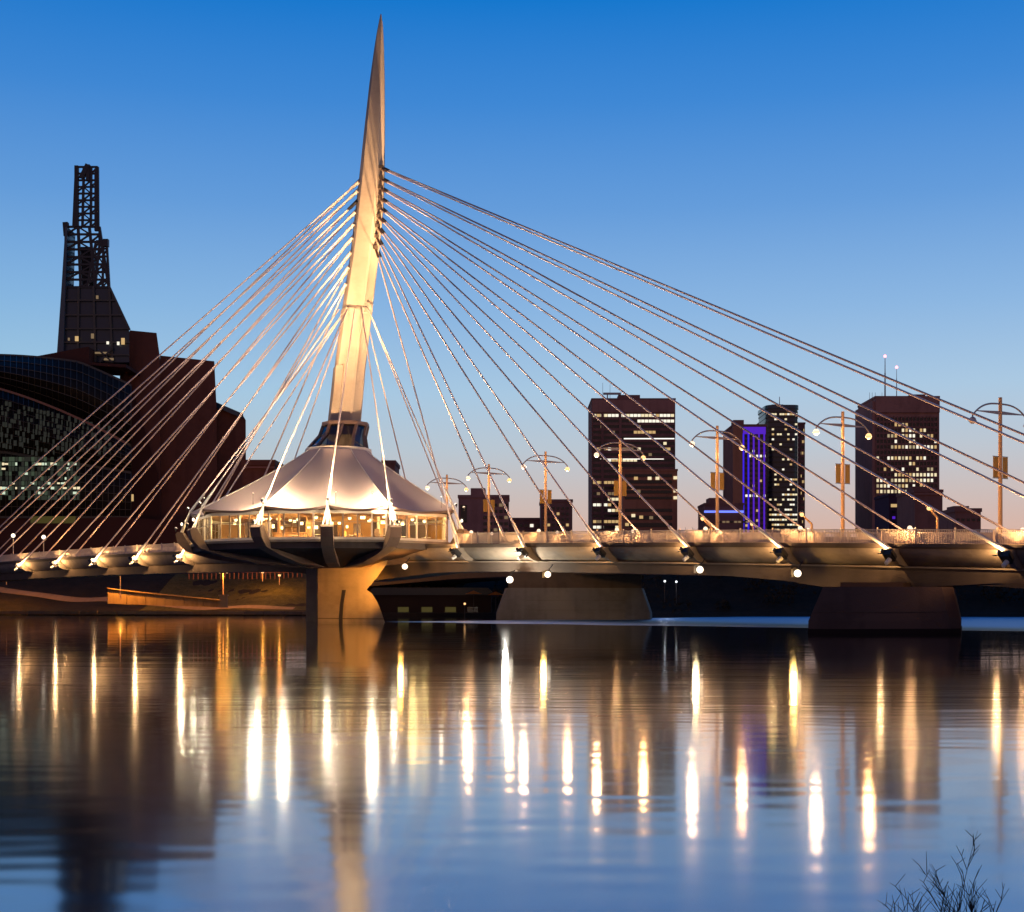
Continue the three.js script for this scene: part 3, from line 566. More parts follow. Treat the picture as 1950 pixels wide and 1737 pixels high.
// floodlights under the deck
for (const [px, py, d, size, I, color, m, label] of [
  [771, 1079, 141.0, 0.3, 12, [1, 0.46, 0.10], L.white, 'floodlight under the deck lighting the main pier'],
  [971, 1104, 131, 0.34, 70, [1, 0.92, 0.74], L.white, 'big white starry floodlight hung under the deck left of the far pier'],
  [1043, 1094, 126.5, 0.3, 8, [1, 0.58, 0.16], L.white, 'amber floodlight under the girder right of the big white one'],
  [1333, 1085, 113.5, 0.3, 7, [1, 0.70, 0.36], L.white, 'floodlight on the girder under the fourth right cable'],
  [1519, 1092, 107, 0.3, 9, [1, 0.58, 0.16], L.white, 'amber floodlight on the girder left of the dark right pier']]) {
  const p = P(px, py, d), o = thing('girder_lamp', label, 'flood lamp', p, 'floodlights along the girder');
  part('bulb', ball(p, size, 12), m, o);
  if (px !== 771 && px !== 971) part('hood', [beam(p.clone().addScaledVector(U, -0.42).add(V(0, -0.3, 0)), p.clone().addScaledVector(U, -0.42).add(V(0, 0.35, 0)), 0.5, 0.06, Q), beam(p.clone().addScaledVector(U, -0.40).add(V(0, 0.36, 0)), p.clone().addScaledVector(U, 0.2).add(V(0, 0.36, 0)), 0.6, 0.05)], M.anchor, o);
  part('bracket', rod(p.clone().add(V(0, 0.3, 0)), p.clone().add(V(0, 0.95, 0)).addScaledVector(Q, 0.7), 0.05, 0.05, 6), M.anchor, o);
  point(o, p.clone().addScaledVector(Q, -size - 0.3).add(V(0, -0.15, 0)), color, I * 4, 0.25);
}

spot(P(775, 1080, 139.5), P(668, 1130, 149), [1, 0.40, 0.05], 2600, 0.42, 0.9, 0.2);

// ---------------------------------------------------------------- road bridge behind, with its street lamps
const POSTS = [[851, 904, 203], [931, 884, 188], [1039, 860, 172.5], [1181, 835, 157], [1366, 811, 141.5], [1605, 784, 126], [1905, 757, 112]].map(([px, py, d]) => P(px, py, d));
const E2 = V(0.488, 0, 0.873), Q2 = V(0.873, 0, -0.488), POLE = 12.6;
{
  const road = thing('road_bridge', 'concrete road bridge running behind the footbridge with a broad pier', 'bridge', V(POSTS[2].x, 0, POSTS[2].z));
  const pts = [POSTS[0].clone().addScaledVector(E2, -40).setY(POSTS[0].y - 1.0), ...POSTS, POSTS[6].clone().addScaledVector(E2, 40).setY(POSTS[6].y - 3.5)].map((p) => p.clone().setY(p.y - POLE));
  const ring = (sec) => pts.map((p) => sec.map(([s, y]) => p.clone().addScaledVector(Q2, s).setY(p.y + y)));
  part('deck', solid(ring([[-1.6, 0], [-1.6, -0.5], [13, -0.5], [13, 0]]), 0.3), M.darkConcrete, road);
  part('girder', solid(ring([[0, -0.502], [0.6, -3.3], [11, -3.3], [11.6, -0.502]]), 0.3), M.darkConcrete, road);
  part('parapet', solid(ring([[-1.5, 0.002], [-1.5, 0.75], [-1.25, 0.75], [-1.25, 0.002]]), 0.3), M.concrete, road);
  part('hand_rail', solid(ring([[-1.42, 1.05], [-1.42, 1.15], [-1.32, 1.15], [-1.32, 1.05]]), 0.3), M.railing, road);
  for (let k = 0; k < 6; k++) for (let i = 0; i < 8; i++) { const p = pts[k + 1].clone().lerp(pts[k + 2], i / 8).addScaledVector(Q2, -1.37); part('rail_post', rod(p.clone().setY(p.y + 0.75), p.clone().setY(p.y + 1.06), 0.04, 0.04, 6), M.railing, road); }
  const f = [[946, 166], [1000, 164.8], [1190, 165], [1238, 166.5], [1242, 174], [945, 174]], h = [[966, 167], [1005, 166], [1190, 166], [1222, 167], [1226, 173.5], [962, 173.5]];
  part('pier', solid([f.map(([px, d]) => V(X(px, d), -2, -d)), f.map(([px, d]) => V(X(px, d), 0.8, -d)), h.map(([px, d]) => V(X(px, d), 3.95, -d))], 0.4), conc('grey_pier_concrete', [0.15, 0.135, 0.115], 0.12), road);
  for (const y of [1.2, 2.4]) { const k = (y - 0.8) / 3.15; part('pier_joint', beam(V(lerp(X(1000, 164.8), X(1005, 166), k), y, lerp(-164.8, -166, k) + 0.02), V(lerp(X(1190, 165), X(1190, 166), k), y, lerp(-165, -166, k) + 0.02), 0.05, 0.03), M.darkConcrete, road); }
  part('pier_cap', slab([[968, 167.6], [1222, 167.6], [1222, 173], [968, 173]].map(([px, d]) => [X(px, d), -d]), 3.952, 5.9), M.darkConcrete, road);
}
{
  const where = ['street lamp just right of the tent roof, farthest along the road bridge', 'street lamp with amber banners before the left low brown block', 'street lamp with amber banners before the right low brown block', 'street lamp standing before the banded office tower', 'street lamp with its pole against the sky left of the blue-lit building', 'street lamp between the round glass tower and the tower with two masts', 'tall unlit street lamp nearest the right edge of the picture'];
  const top = POSTS[0], b = top.clone().setY(top.y - POLE), o = thing('street_lamp', where[0], 'street lamp', b, 'double-armed street lamps on the road bridge');
  part('post', rod(b.clone().setY(b.y + 0.9), top, 0.19, 0.15, 12), M.post, o);
  part('base', rod(b, b.clone().setY(b.y + 0.9), 0.34, 0.26, 12), M.post, o);
  const A = (s, y) => top.clone().addScaledVector(Q2, s).setY(top.y + y), reach = 3.3;
  for (const k of [-1, 1]) {
    const arc = [], low = [];
    for (let i = 0; i <= 12; i++) { const u = i / 12; arc.push(A(k * reach * u, -0.55 - 1.15 * u * u * u)); low.push(A(k * (0.1 + (reach - 0.25) * u), -1.32 - 0.22 * u * u)); }
    const arm = part('arm', fin(new THREE.TubeGeometry(new THREE.CatmullRomCurve3(arc), 16, 0.075, 6)), M.greySteel, o);
    const vane = []; for (let i = 0; i <= 8; i++) { const u = i / 8; vane.push([A(k * (0.12 + 2.75 * u), -1.15 - 0.12 * u), A(k * (0.12 + 2.75 * u), -1.45 + 0.12 * u)]); }
    part('arm_brace', loft(vane.map((r) => [...r, r[1].clone().addScaledVector(E2, 0.06), r[0].clone().addScaledVector(E2, 0.06)]), true, 0.4), M.greySteel, arm);
    const e = A(k * reach, -1.7), lp = A(k * reach, -2.25);
    const hd = part('lamp_head', [rod(e.clone().setY(e.y - 0.32), e, 0.09, 0.06, 8), fin(new THREE.CylinderGeometry(0.12, 0.36, 0.22, 14, 1, true).translate(e.x, e.y - 0.38, e.z)), fin(new THREE.CylinderGeometry(0.12, 0.12, 0.02, 14).translate(e.x, e.y - 0.27, e.z))], M.greySteel, o);
    part('bulb', ball(lp.clone().setY(lp.y + 0.12), 0.30), k < 0 ? L.lamp : L.sodium, hd);
    point(o, lp.clone().setY(lp.y - 0.42), k < 0 ? [1, 0.54, 0.25] : [1, 0.46, 0.15], 85, 0.2);
    const s = k * 0.58, bt = -6.75, hgt = 1.75;
    part('banner', plate([A(s - 0.3, bt), A(s + 0.3, bt), A(s + 0.3, bt + hgt), A(s - 0.3, bt + hgt)], E2.clone().multiplyScalar(0.03)), M.banner, o);
    part('banner_arm', [rod(A(0.15 * k, bt + hgt + 0.04), A(k * 0.92, bt + hgt + 0.04), 0.03, 0.03, 6), rod(A(0.15 * k, bt - 0.04), A(k * 0.92, bt - 0.04), 0.03, 0.03, 6)], M.brownSteel, o);
  }
  for (let i = 1; i < 7; i++) {
    const c = copy(o, POSTS[i].clone().setY(POSTS[i].y - POLE), where[i]);
    if (i === 6) { c.traverse((k) => { if (k.name === 'bulb') k.material = M.greySteel; }); c.children.filter((k) => k.isLight).forEach((k) => c.remove(k)); }   // its lamps are out
  }
}
// leaning path lamps seen over the railing on the road bridge
for (const [px, py, bx, d, label] of [[1338, 988, 1356, 133, 'leaning lamp post with a glowing head by the bare tree'], [1527, 980, 1546, 124, 'leaning lamp post with a glowing head right of the round glass tower'], [1769, 968, 1785, 119, 'leaning lit lamp post before the dark block at the right'], [1432, 998, 1436, 150, 'small lamp post below the banded office tower']]) {
  const p = P(px, py, d), b = P(bx, 1030, d), o = thing('leaning_lamp', label, 'lamp post', b, 'leaning lamp posts on the road bridge'), m = P(bx, py + 18, d);
  part('post', [rod(b, m, 0.13, 0.11, 8), rod(m, p, 0.11, 0.08, 8)], M.post, o);
  part('bulb', ball(p, 0.2), L.sodium, o);
  part('lamp_shade', fin(new THREE.ConeGeometry(0.34, 0.25, 12, 1, true).translate(p.x, p.y + 0.28, p.z)), M.anchor, o);
  point(o, p, [1, 0.5, 0.16], 35, 0.16);
}

// ---------------------------------------------------------------- far buildings
function facade(root, o) {                                          // a rectangle of floors and windows on a front face: x0..x1, y0..y1 in metres at depth z
  const { x0, x1, y0, y1, z, rows, cols, lit, wall = M.brick, frac = [0.62, 0.5], fins = true, dark = M.darkGlass } = o;
  const rh = (y1 - y0) / rows, cw = (x1 - x0) / cols;
  for (let r = 0; r < rows; r++) {
    const yc = y1 - (r + 0.5) * rh, hh = rh * frac[1];
    part('window_band', box(x1 - x0, hh, 0.12, (x0 + x1) / 2, yc, z + 0.03), dark, root);
    part('spandrel', box(x1 - x0, rh - hh - 0.02, 0.5, (x0 + x1) / 2, yc - rh / 2, z + 0.14), wall, root);
    for (let c = 0; c < cols; c++) { const m = lit(r, c); if (m) { const k = typeof m === 'object' && m.w ? m.w : 1, mm = m.m ?? m; part('window', box(cw * (k > 1 ? k : frac[0]), hh * 0.96, 0.1, x0 + (c + k / 2) * cw, yc, z + 0.1), mm, root); } }
  }
  if (fins) for (let c = 0; c <= cols; c++) part('pier', box(cw * (1 - frac[0]) * 0.72, y1 - y0, 0.55, x0 + c * cw, (y0 + y1) / 2, z + 0.2), wall, root);
}
function building(name, label, px0, px1, top, base, d, depth, wall, more) {
  const x0 = X(px0, d), x1 = X(px1, d), y1 = Y(top, d), y0 = Math.min(Y(base, d), 6), o = thing(name, label, 'building', V((x0 + x1) / 2, y0, -d - depth / 2));
  part('wall', box(x1 - x0, y1 - y0, depth, (x0 + x1) / 2, (y0 + y1) / 2, -d - depth / 2), wall, o);
  part('parapet', box(x1 - x0 + 0.6, 1.2, depth + 0.6, (x0 + x1) / 2, y1 + 0.602, -d - depth / 2), wall, o);
  more?.(o, { d, z: -d, x: (px) => X(px, d), y: (py) => Y(py, d), x0, x1, y0, y1 });
  return o;
}
const pick = (p, ...ms) => () => (rnd() < p ? ms[Math.floor(rnd() * ms.length)] : null);
// banded office tower
building('office_tower', 'banded dark brown office tower with long bright floors behind the cables', 1127, 1286, 762, 1030, 850, 40, M.brickDark, (o, k) => {
  const rowsP = [1, .6, .2, .5, 0, .2, .45, .3, .6, .15, .25, .2, .4, .25, .3, .2, .25, .2, .12, .5, .4, .2];
  part('plant_floor', box(k.x1 - k.x0 - 0.4, k.y(762) - k.y(785), 0.6, (k.x0 + k.x1) / 2, (k.y(762) + k.y(785)) / 2, k.z + 0.1), M.brick, o);
  facade(o, { x0: k.x(1129), x1: k.x(1284), y0: k.y(1020), y1: k.y(786), z: k.z, rows: 22, cols: 22, wall: M.brickDark, frac: [0.86, 0.52], fins: false, lit: (() => { let on = false, row = -1, mm; return (r, c) => {
    if (r !== row) { row = r; on = false; }
    if (r === 0) return rnd() < 0.9 ? (rnd() < 0.5 ? L.winB : L.winA) : L.winC;
    if (r >= 10 && c > 7) return null;
    const p = rowsP[r] * (r === 8 ? (c < 9 ? 2 : 0.4) : r === 1 ? (c > 8 ? 1.6 : .4) : 1); if (rnd() < 0.38) { on = rnd() < p; mm = [L.winA, L.winB, L.winC, L.winC, L.winD][Math.floor(rnd() * 5)]; } return on ? mm : rnd() < 0.05 ? L.winD : null; }; })() });
  part('bright_floor_window', box(k.x(1284) - k.x(1188), 2.3, 0.3, (k.x(1284) + k.x(1188)) / 2, k.y(838), k.z + 0.22), L.strip, o);
  part('bright_floor_window', box(k.x(1264) - k.x(1186), 2.0, 0.3, (k.x(1264) + k.x(1186)) / 2, k.y(872), k.z + 0.22), L.strip, o);
  part('bright_floor_window', box(k.x(1176) - k.x(1143), 1.8, 0.3, (k.x(1176) + k.x(1143)) / 2, k.y(872), k.z + 0.22), L.winB, o);
  for (const px of [1147, 1181]) part('pilaster', box(1.6, k.y(786) - k.y(1025), 0.9, k.x(px), (k.y(786) + k.y(1025)) / 2, k.z + 0.3), M.brickDark, o);
  part('penthouse', box(14, 3.2, 10, k.x(1200), k.y1 + 2.8, k.z - 12), M.brickDark, o);
  const dk = k.y1; part('roof_frame', [rod(V(k.x(1158), dk, k.z - 6), V(k.x(1158), dk + 5, k.z - 6), 0.45, 0.45, 6), beam(V(k.x(1150), dk + 5, k.z - 6), V(k.x(1184), dk + 5, k.z - 6), 0.7, 1.4), rod(V(k.x(1149), dk, k.z - 6), V(k.x(1149), dk + 12, k.z - 6), 0.16, 0.1, 5), rod(V(k.x(1163), dk, k.z - 6), V(k.x(1163), dk + 11, k.z - 6), 0.16, 0.1, 5)], M.greySteel, o);
});
building('office_block', 'mid-rise brown block with dark horizontal window bands before the banded office tower', 1186, 1290, 897, 1030, 790, 30, M.band, (o, k) => {
  const ys = [[903, 909], [914.5, 921], [925.5, 931], [934, 940], [946, 951], [969, 975], [982, 990], [996, 1004]];
  for (const [a, b] of ys) { part('window_band', box(k.x(1280) - k.x(1190), k.y(a) - k.y(b), 0.3, (k.x(1280) + k.x(1190)) / 2, (k.y(a) + k.y(b)) / 2, k.z + 0.06), M.darkGlass, o); }
  for (const [px, py, m] of [[1211, 911, L.winC], [1237, 911, L.winA], [1252, 911, L.winA], [1286, 910, L.winA], [1286, 935, L.winA], [1286, 948, L.winA], [1216, 936, L.winD], [1206, 982, L.winA], [1221, 985, L.winC], [1240, 986, L.winD], [1176 + 18, 999, L.winC]]) part('window', box(2.2, 1.8, 0.3, k.x(px), k.y(py), k.z + 0.24), m, o);
});
building('apartment_block', 'low brown block with a stepped roof left of its twin, before the skyline', 873, 969, 948, 1030, 560, 24, M.brick, (o, k) => {
  part('roof_block', box(k.x(924) - k.x(896), 4.2, 12, (k.x(924) + k.x(896)) / 2, k.y1 + 2.1, k.z - 8), M.brick, o);
  part('recess', box(k.x(889) - k.x(877), k.y(962) - k.y(995), 0.3, (k.x(889) + k.x(877)) / 2, (k.y(962) + k.y(995)) / 2, k.z + 0.04), M.darkGlass, o);
  for (let r = 0; r < 5; r++) for (let c = 0; c < 5; c++) part('window', box(1.5, 1.3, 0.2, k.x(942) + c * 1.0 * 2.2 - 4, k.y(962) - r * 2.6, k.z + 0.06), rnd() < 0.12 ? L.winD : M.darkGlass, o);
});
building('apartment_block', 'low square brown block on the right, left of the banded office tower', 1030, 1090, 956, 1030, 600, 24, M.brickDark, (o, k) => {
  for (let r = 0; r < 5; r++) for (let c = 0; c < 6; c++) part('window', box(1.2, 1.2, 0.2, k.x(1036) + c * 2.1, k.y(968) - r * 2.5, k.z + 0.06), rnd() < 0.1 ? L.winC : M.darkGlass, o);
});
building('low_building', 'long low flat roofed building between the two low brown blocks', 962, 1036, 991, 1030, 620, 20, M.brickDark, (o, k) => {
  for (let c = 0; c < 6; c++) part('window', box(1.6, 1.4, 0.2, k.x(970) + c * 2.6, k.y(1001), k.z + 0.06), c === 4 ? L.winB : M.darkGlass, o);
});
// blue-lit building and its podium
building('blue_lit_building', 'brown building whose right half carries upright blue light tubes', 1396, 1460, 812, 1030, 760, 36, M.brickDark, (o, k) => {
  part('side_wall', box(k.x(1414) - k.x(1395.5), k.y(812) - k.y(1030), 0.8, (k.x(1414) + k.x(1395.5)) / 2, (k.y(812) + k.y(1030)) / 2, k.z + 0.3), M.band, o);
  part('blue_panel', box(k.x(1458) - k.x(1415), 4, 0.4, (k.x(1458) + k.x(1415)) / 2, k.y(820), k.z + 0.14), L.violet, o);
  facade(o, { x0: k.x(1418), x1: k.x(1459), y0: k.y(1015), y1: k.y(826), z: k.z, rows: 20, cols: 6, wall: M.brickDark, fins: false, lit: (r, c) => ([3, 4].includes(r) && rnd() < 0.6) || (r === 12 && rnd() < 0.8) ? L.winB : rnd() < 0.05 ? L.winC : null });
  for (const px of [1415.5, 1425, 1435, 1445, 1455]) part('light_tube', box(0.9, k.y(826) - k.y(1015), 0.5, k.x(px), (k.y(826) + k.y(1015)) / 2, k.z + 0.55), px < 1430 ? L.blue : L.violet, o);
  part('roof_block', box(6, 3, 8, k.x(1409), k.y1 + 2.7, k.z - 8), M.brickDark, o);
});
building('podium_building', 'low building with a glowing blue neon line along its front', 1342, 1416, 962, 1030, 730, 26, M.brickDark, (o, k) => {
  part('neon_light', box(k.x(1416) - k.x(1341), 1.1, 0.5, (k.x(1416) + k.x(1341)) / 2, k.y(974.5), k.z + 0.3), L.neon, o);
  part('roof_block', box(k.x(1384) - k.x(1352), 3.0, 12, k.x(1368), k.y1 + 2.7, k.z - 9), M.brickDark, o);
  for (let c = 0; c < 9; c++) part('window', box(1.6, 1.0, 0.2, k.x(1371) + c * 2.15, k.y(994), k.z + 0.08), c % 3 ? L.winD : M.darkGlass, o);
});
// round-cornered glass tower
{
  const d = 800, x0 = X(1460, d), x1 = X(1523, d), y1 = Y(778, d), y0 = 6, c = (x0 + x1) / 2, w = (x1 - x0) / 2, o = thing('glass_tower', 'dark glass tower with rounded corners and a short mast on its roof', 'building', V(c, y0, -d - 16));
  const outline = (m, y) => Array.from({ length: 32 }, (_, i) => { const a = i / 32 * 2 * Math.PI, e = 0.36, s = Math.sin(a), q = Math.cos(a); return V(c + Math.sign(s) * Math.pow(Math.abs(s), e) * (w + m), y, -d - 16 + Math.sign(q) * Math.pow(Math.abs(q), e) * (16 + m)); });
  part('wall', solid([outline(0, y0), outline(0, y1)], 0.5), mat('tower_glass', [0.035, 0.032, 0.05], 0.25), o);
  part('crown', solid([outline(0.5, y1), outline(0.5, y1 + 2.2)], 0.5), M.blueGlass, o);
  for (let r = 0; r < 24; r++) {
    const yy = lerp(Y(784, d), Y(1004, d), r / 23);
    part('floor_band', solid([outline(0.25, yy - 0.55), outline(0.25, yy + 0.35)], 0.5), M.darkGlass, o);
    const p = [.95, .2, .2, .15, .6, .15, .15, .1, .12, .12, .1, .2, .1, .3, .35, .45, .35, .45, .5, .35, .9, .8, .85, .3][r];
    for (let i = 0; i < 11; i++) if (rnd() < p) part('window', box(1.3, 1.05, 0.15, lerp(x0 + 2.2, x1 - 2.2, i / 10), yy - 1.55, -d + 0.14), rnd() < 0.5 ? L.winA : rnd() < 0.5 ? L.winC : L.winB, o);
  }
  const z = -d - 16; part('antenna', [rod(V(c + 1, y1 + 2.2, z), V(c + 1, Y(766, d), z), 0.8, 0.6, 8), rod(V(c + 1, Y(766, d), z), V(c + 1, Y(748, d), z), 0.28, 0.2, 6)], M.greySteel, o);
  part('roof_block', box(7, 3.4, 8, c - 1, y1 + 2.5, z), M.darkGlass, o);
}
building('brown_wing', 'narrow brown wing rising behind the right side of the round glass tower', 1512, 1533, 808, 1030, 845, 20, M.brickDark, (o, k) => {
  facade(o, { x0: k.x(1524.5), x1: k.x(1532), y0: k.y(1010), y1: k.y(814), z: k.z, rows: 18, cols: 3, wall: M.brick, fins: false, lit: pick(0.22, L.winD, L.winC) });
});
building('brown_wing', 'narrow brown wing showing between the blue tubes and the round glass tower', 1449, 1464, 806, 1030, 850, 20, M.brickDark, (o, k) => {
  part('roof_edge', box(k.x(1464) - k.x(1449), 0.8, 1, (k.x(1449) + k.x(1464)) / 2, k.y1 + 1.7, k.z + 0.2), M.brick, o);
});
// tower with two masts
building('office_tower', 'big red brown tower with rows of lit square windows and two roof masts', 1667, 1789, 758, 1030, 800, 40, M.brick, (o, k) => {
  const ranges = [null, [4, 14, .6], [7, 18, .62], [3, 16, .72], [4, 17, .6], [4, 18, .9], null, [0, 14, .92], [4, 11, .35], [0, 17, .45], [5, 18, .9], [0, 18, .9], [0, 14, .78], [0, 11, .92], [1, 5, .8], null, [2, 3, .5], [3, 4, .6], [0, 5, .75], [3, 5, .5]];
  part('crown_wall', box(k.x1 - k.x0, k.y(757) - k.y(786), 1.2, (k.x0 + k.x1) / 2, (k.y(757) + k.y(786)) / 2, k.z + 0.3), M.brick, o);
  part('side_cornice', box(2.4, k.y(764) - k.y(1010), 40, k.x0 - 0.6, (k.y(764) + k.y(1010)) / 2, k.z - 20), M.brick, o);
  facade(o, { x0: k.x(1668), x1: k.x(1785), y0: k.y(1005), y1: k.y(793), z: k.z, rows: 20, cols: 17, wall: M.brickDark, frac: [0.62, 0.6], lit: (r, c) => { const g = ranges[r]; return g && c >= g[0] && c < g[1] && rnd() < g[2] ? [L.winA, L.winB, L.winA, L.winC, L.winE][Math.floor(rnd() * 5)] : null; } });
  const zz = k.z - 14;
  for (const [px, top, r] of [[1685.5, 680, 0.5], [1707.5, 701, 0.28]]) { const m = part('antenna', [rod(V(k.x(px) * 814 / 800, k.y1, zz), V(X(px, 814), Y((top + 740) / 2, 814), zz), r, r * 0.8, 6), rod(V(X(px, 814), Y((top + 740) / 2, 814), zz), V(X(px, 814), Y(top, 814), zz), r * 0.6, r * 0.4, 6)], M.greySteel, o); part('beacon_light', ball(V(X(px, 814), Y(top - 1.5, 814), zz), 0.9, 8), L.red, m); }
  part('roof_equipment', [box(9, 1.6, 8, k.x(1752), k.y1 + 2, k.z - 8), ...[1668, 1673, 1679, 1692].map((px) => rod(V(k.x(px), k.y1, zz), V(k.x(px), k.y1 + 5.5, zz), 0.14, 0.1, 5))], M.brickDark, o);
});
building('dark_block', 'dark brown windowless block before the lower right of the two-mast tower', 1742, 1795, 938, 1030, 520, 24, M.brickDark, (o, k) => { part('roof_block', box(6, 1.6, 8, k.x(1758), k.y1 + 1.9, k.z - 8), M.brickDark, o); part('cornice', box(k.x1 - k.x0 + 0.4, 0.6, 0.5, (k.x0 + k.x1) / 2, k.y1 - 0.6, k.z + 0.2), M.brick, o); });
building('purple_block', 'dim purple block with one lit sign before the two-mast tower', 1693, 1744, 945, 1030, 560, 22, mat('purple_render', [0.06, 0.025, 0.05], 0.8), (o, k) => {
  part('sign', box(4.6, 1.3, 0.2, k.x(1707), k.y(963), k.z + 0.14), L.winC, o);
  for (let r = 0; r < 3; r++) for (let c = 0; c < 4; c++) part('window', box(1.2, 1.1, 0.2, k.x(1702) + c * 2.5, k.y(975) - r * 2.4, k.z + 0.06), rnd() < 0.3 ? L.violet : M.darkGlass, o);
});
building('dark_block', 'small dark block standing alone near the right edge under the cables', 1819, 1868, 975, 1030, 430, 18, M.brickDark, (o, k) => { part('roof_block', box(5, 1.0, 7, k.x(1836), k.y1 + 1.6, k.z - 6), M.brickDark, o); for (let c = 0; c < 5; c++) part('window', box(0.9, 0.9, 0.2, k.x(1824) + c * 1.7, k.y(990), k.z + 0.06), M.darkGlass, o); });
building('brown_block', 'brown flat-roofed block behind the left slope of the tent roof', 462, 522, 886, 1040, 300, 16, M.museumStone, (o, k) => { part('cornice', box(k.x1 - k.x0 + 0.3, 0.4, 0.4, (k.x0 + k.x1) / 2, k.y1 - 0.5, k.z + 0.2), M.brickDark, o); });
building('brown_block', 'brown block peeping over the right slope of the tent roof', 728, 752, 884, 1040, 420, 16, M.brickDark, (o, k) => { part('mast', rod(V(k.x(727), k.y1, k.z - 2), V(k.x(727), k.y1 + 5, k.z - 2), 0.16, 0.12, 5), M.brickDark, o); });

// ---------------------------------------------------------------- museum on the left
{
  const d = 330, o = thing('museum', 'dark museum with a curved glass front, brown stone walls and a stepped glass tower', 'museum', V(X(220, d), 6, -d - 20));
  const stone = (pts, dd, depth, m = M.museumStone) => part('stone_wall', plate(pts.map(([px, py]) => P(px, py, dd)), V(-0.245, 0, -0.97).multiplyScalar(depth)), m, o);
  stone([[228, 1060], [228, 690], [247, 629], [298, 634], [304, 677], [306, 1060]], 330, 40);
  stone([[306.5, 1060], [304.5, 677], [408, 688], [412, 768], [416, 1060]], 335, 34);
  stone([[416.5, 1060], [412.5, 770], [463, 792], [468, 800], [469, 1060]], 340, 30, M.museumStone);
  part('sloping_skylight', plate([P(412, 766, 339), P(463, 788, 339), P(463, 797, 339), P(412, 776, 339)], V(-0.245, 0, -0.97).multiplyScalar(18)), M.blueGlass, o);
  stone([[150, 1060], [150, 960], [240, 700], [300, 900], [310, 1060]], 327, 6, M.museumDark);
  // stepped tower of steel frames and glass
  const frame = (pa, pb, za, zb, n, r) => {                          // a lattice panel between a bottom edge pa and a top edge pb (each two pixel points)
    const g = [], A = (k, t) => P(lerp(lerp(pa[0][0], pa[1][0], k), lerp(pb[0][0], pb[1][0], k), t), lerp(lerp(pa[0][1], pa[1][1], k), lerp(pb[0][1], pb[1][1], k), t), lerp(za, zb, k));
    for (const k of [0, 0.36, 0.7, 1]) g.push(beam(A(k, 0), A(k, 1), r * 1.3, r * 1.3));
    for (let i = 0; i <= n; i++) g.push(beam(A(0, i / n), A(1, i / n), r, r));
    for (let i = 0; i < n; i++) { g.push(beam(A(i % 2 ? 0 : 0.7, i / n), A(i % 2 ? 0.36 : 1, (i + 1) / n), r * 0.8, r * 0.8)); g.push(beam(A(i % 2 ? 0.7 : 0.36, i / n), A(i % 2 ? 0.36 : 0.7, (i + 1) / n), r * 0.8, r * 0.8)); }
    return g;
  };
  const tw = (pa, pb, n, r) => { for (const dz of [322, 330]) part('tower_frame', frame(pa, pb, dz, dz, n, r), M.tower, o);  };
  tw([[140, 432], [187, 432]], [[145, 318], [186, 318]], 9, 0.42);
  tw([[124, 547], [207, 547]], [[126, 432], [189, 432]], 8, 0.48);
  tw([[166, 547], [208, 547]], [[183, 459], [203, 459]], 6, 0.4);
  part('tower_pinnacle', [beam(P(146, 432, 322), P(146, 316, 322), 0.9, 0.9), beam(P(184, 440, 322), P(184, 322, 322), 0.9, 0.9), beam(P(155, 340, 322), P(168, 314, 322), 1.1, 1.1), beam(P(168, 345, 322), P(168, 314, 322), 0.9, 0.9), beam(P(127, 450, 322), P(125, 424, 322), 1.2, 1.2), beam(P(202, 470, 322), P(202, 456, 322), 1.2, 1.2)], M.tower, o);
  part('tower_core', plate([P(150, 547, 326), P(178, 547, 326), P(176, 470, 326), P(152, 470, 326)], V(0, 0, -3)), M.tower, o);
  part('glass_fin', plate([P(187.5, 470, 326), P(190, 470, 326), P(189, 324, 326), P(186, 322, 326)], V(-0.3, 0, -0.8)), M.blueGlass, o);
  part('glass_fin', plate([P(107, 690, 321), P(120, 690, 321), P(128, 432, 321), P(124, 432, 321), P(117, 545, 321)], V(0, 0, -6)), M.blueGlass, o);
  // clad lower part of the tower
  const body = [[119, 690], [125, 545], [208, 545], [246, 622], [246, 690]];
  part('tower_body', plate(body.map(([px, py]) => P(px, py, 322)), V(-2.9, 0, -9.6)), M.navyGlass, o);
  for (const [a, b] of [[[125, 545], [119, 690]], [[150, 545], [148, 690]], [[178, 545], [182, 690]], [[208, 545], [214, 690]], [[208, 545], [247, 628]]]) part('tower_mullion', beam(P(...a, 321.7), P(...b, 321.7), 0.5, 0.4), M.museumBar, o);
  for (const py of [572, 600, 626, 652, 676]) part('tower_mullion', beam(P(122, py, 321.6), P(lerp(208, 246, clamp((py - 545) / 78)), py, 321.6), 0.35, 0.35), M.museumBar, o);
  for (const [px, py, w, h, m] of [[146, 645, 6, 9, L.winC], [131, 646, 3, 5, L.winD], [205, 653, 4, 5, L.winB], [225, 654, 4, 6, L.winB], [234, 650, 6, 12, L.winC], [194, 672, 26, 3, L.winD], [207, 684, 18, 4, L.winD], [176, 640, 5, 9, L.winD], [185, 566, 4, 6, L.winD]]) part('window', box(w * 0.127, h * 0.127, 0.3, P(px, py, 321.2).x, P(px, py, 321.2).y, -321.2), m, o);
  part('tower_brace', [beam(P(190, 690, 321), P(214, 662, 321), 0.4, 0.4), beam(P(214, 690, 321), P(190, 668, 321), 0.4, 0.4)], M.museumBar, o);
  // roof canopy before the tower and the curved glass shells
  part('canopy', plate([[60, 680], [168, 660], [170, 664], [170, 690], [240, 694], [240, 700], [90, 690]].map(([px, py]) => P(px, py, 318)), V(0, 0, -14)), M.museumDark, o);
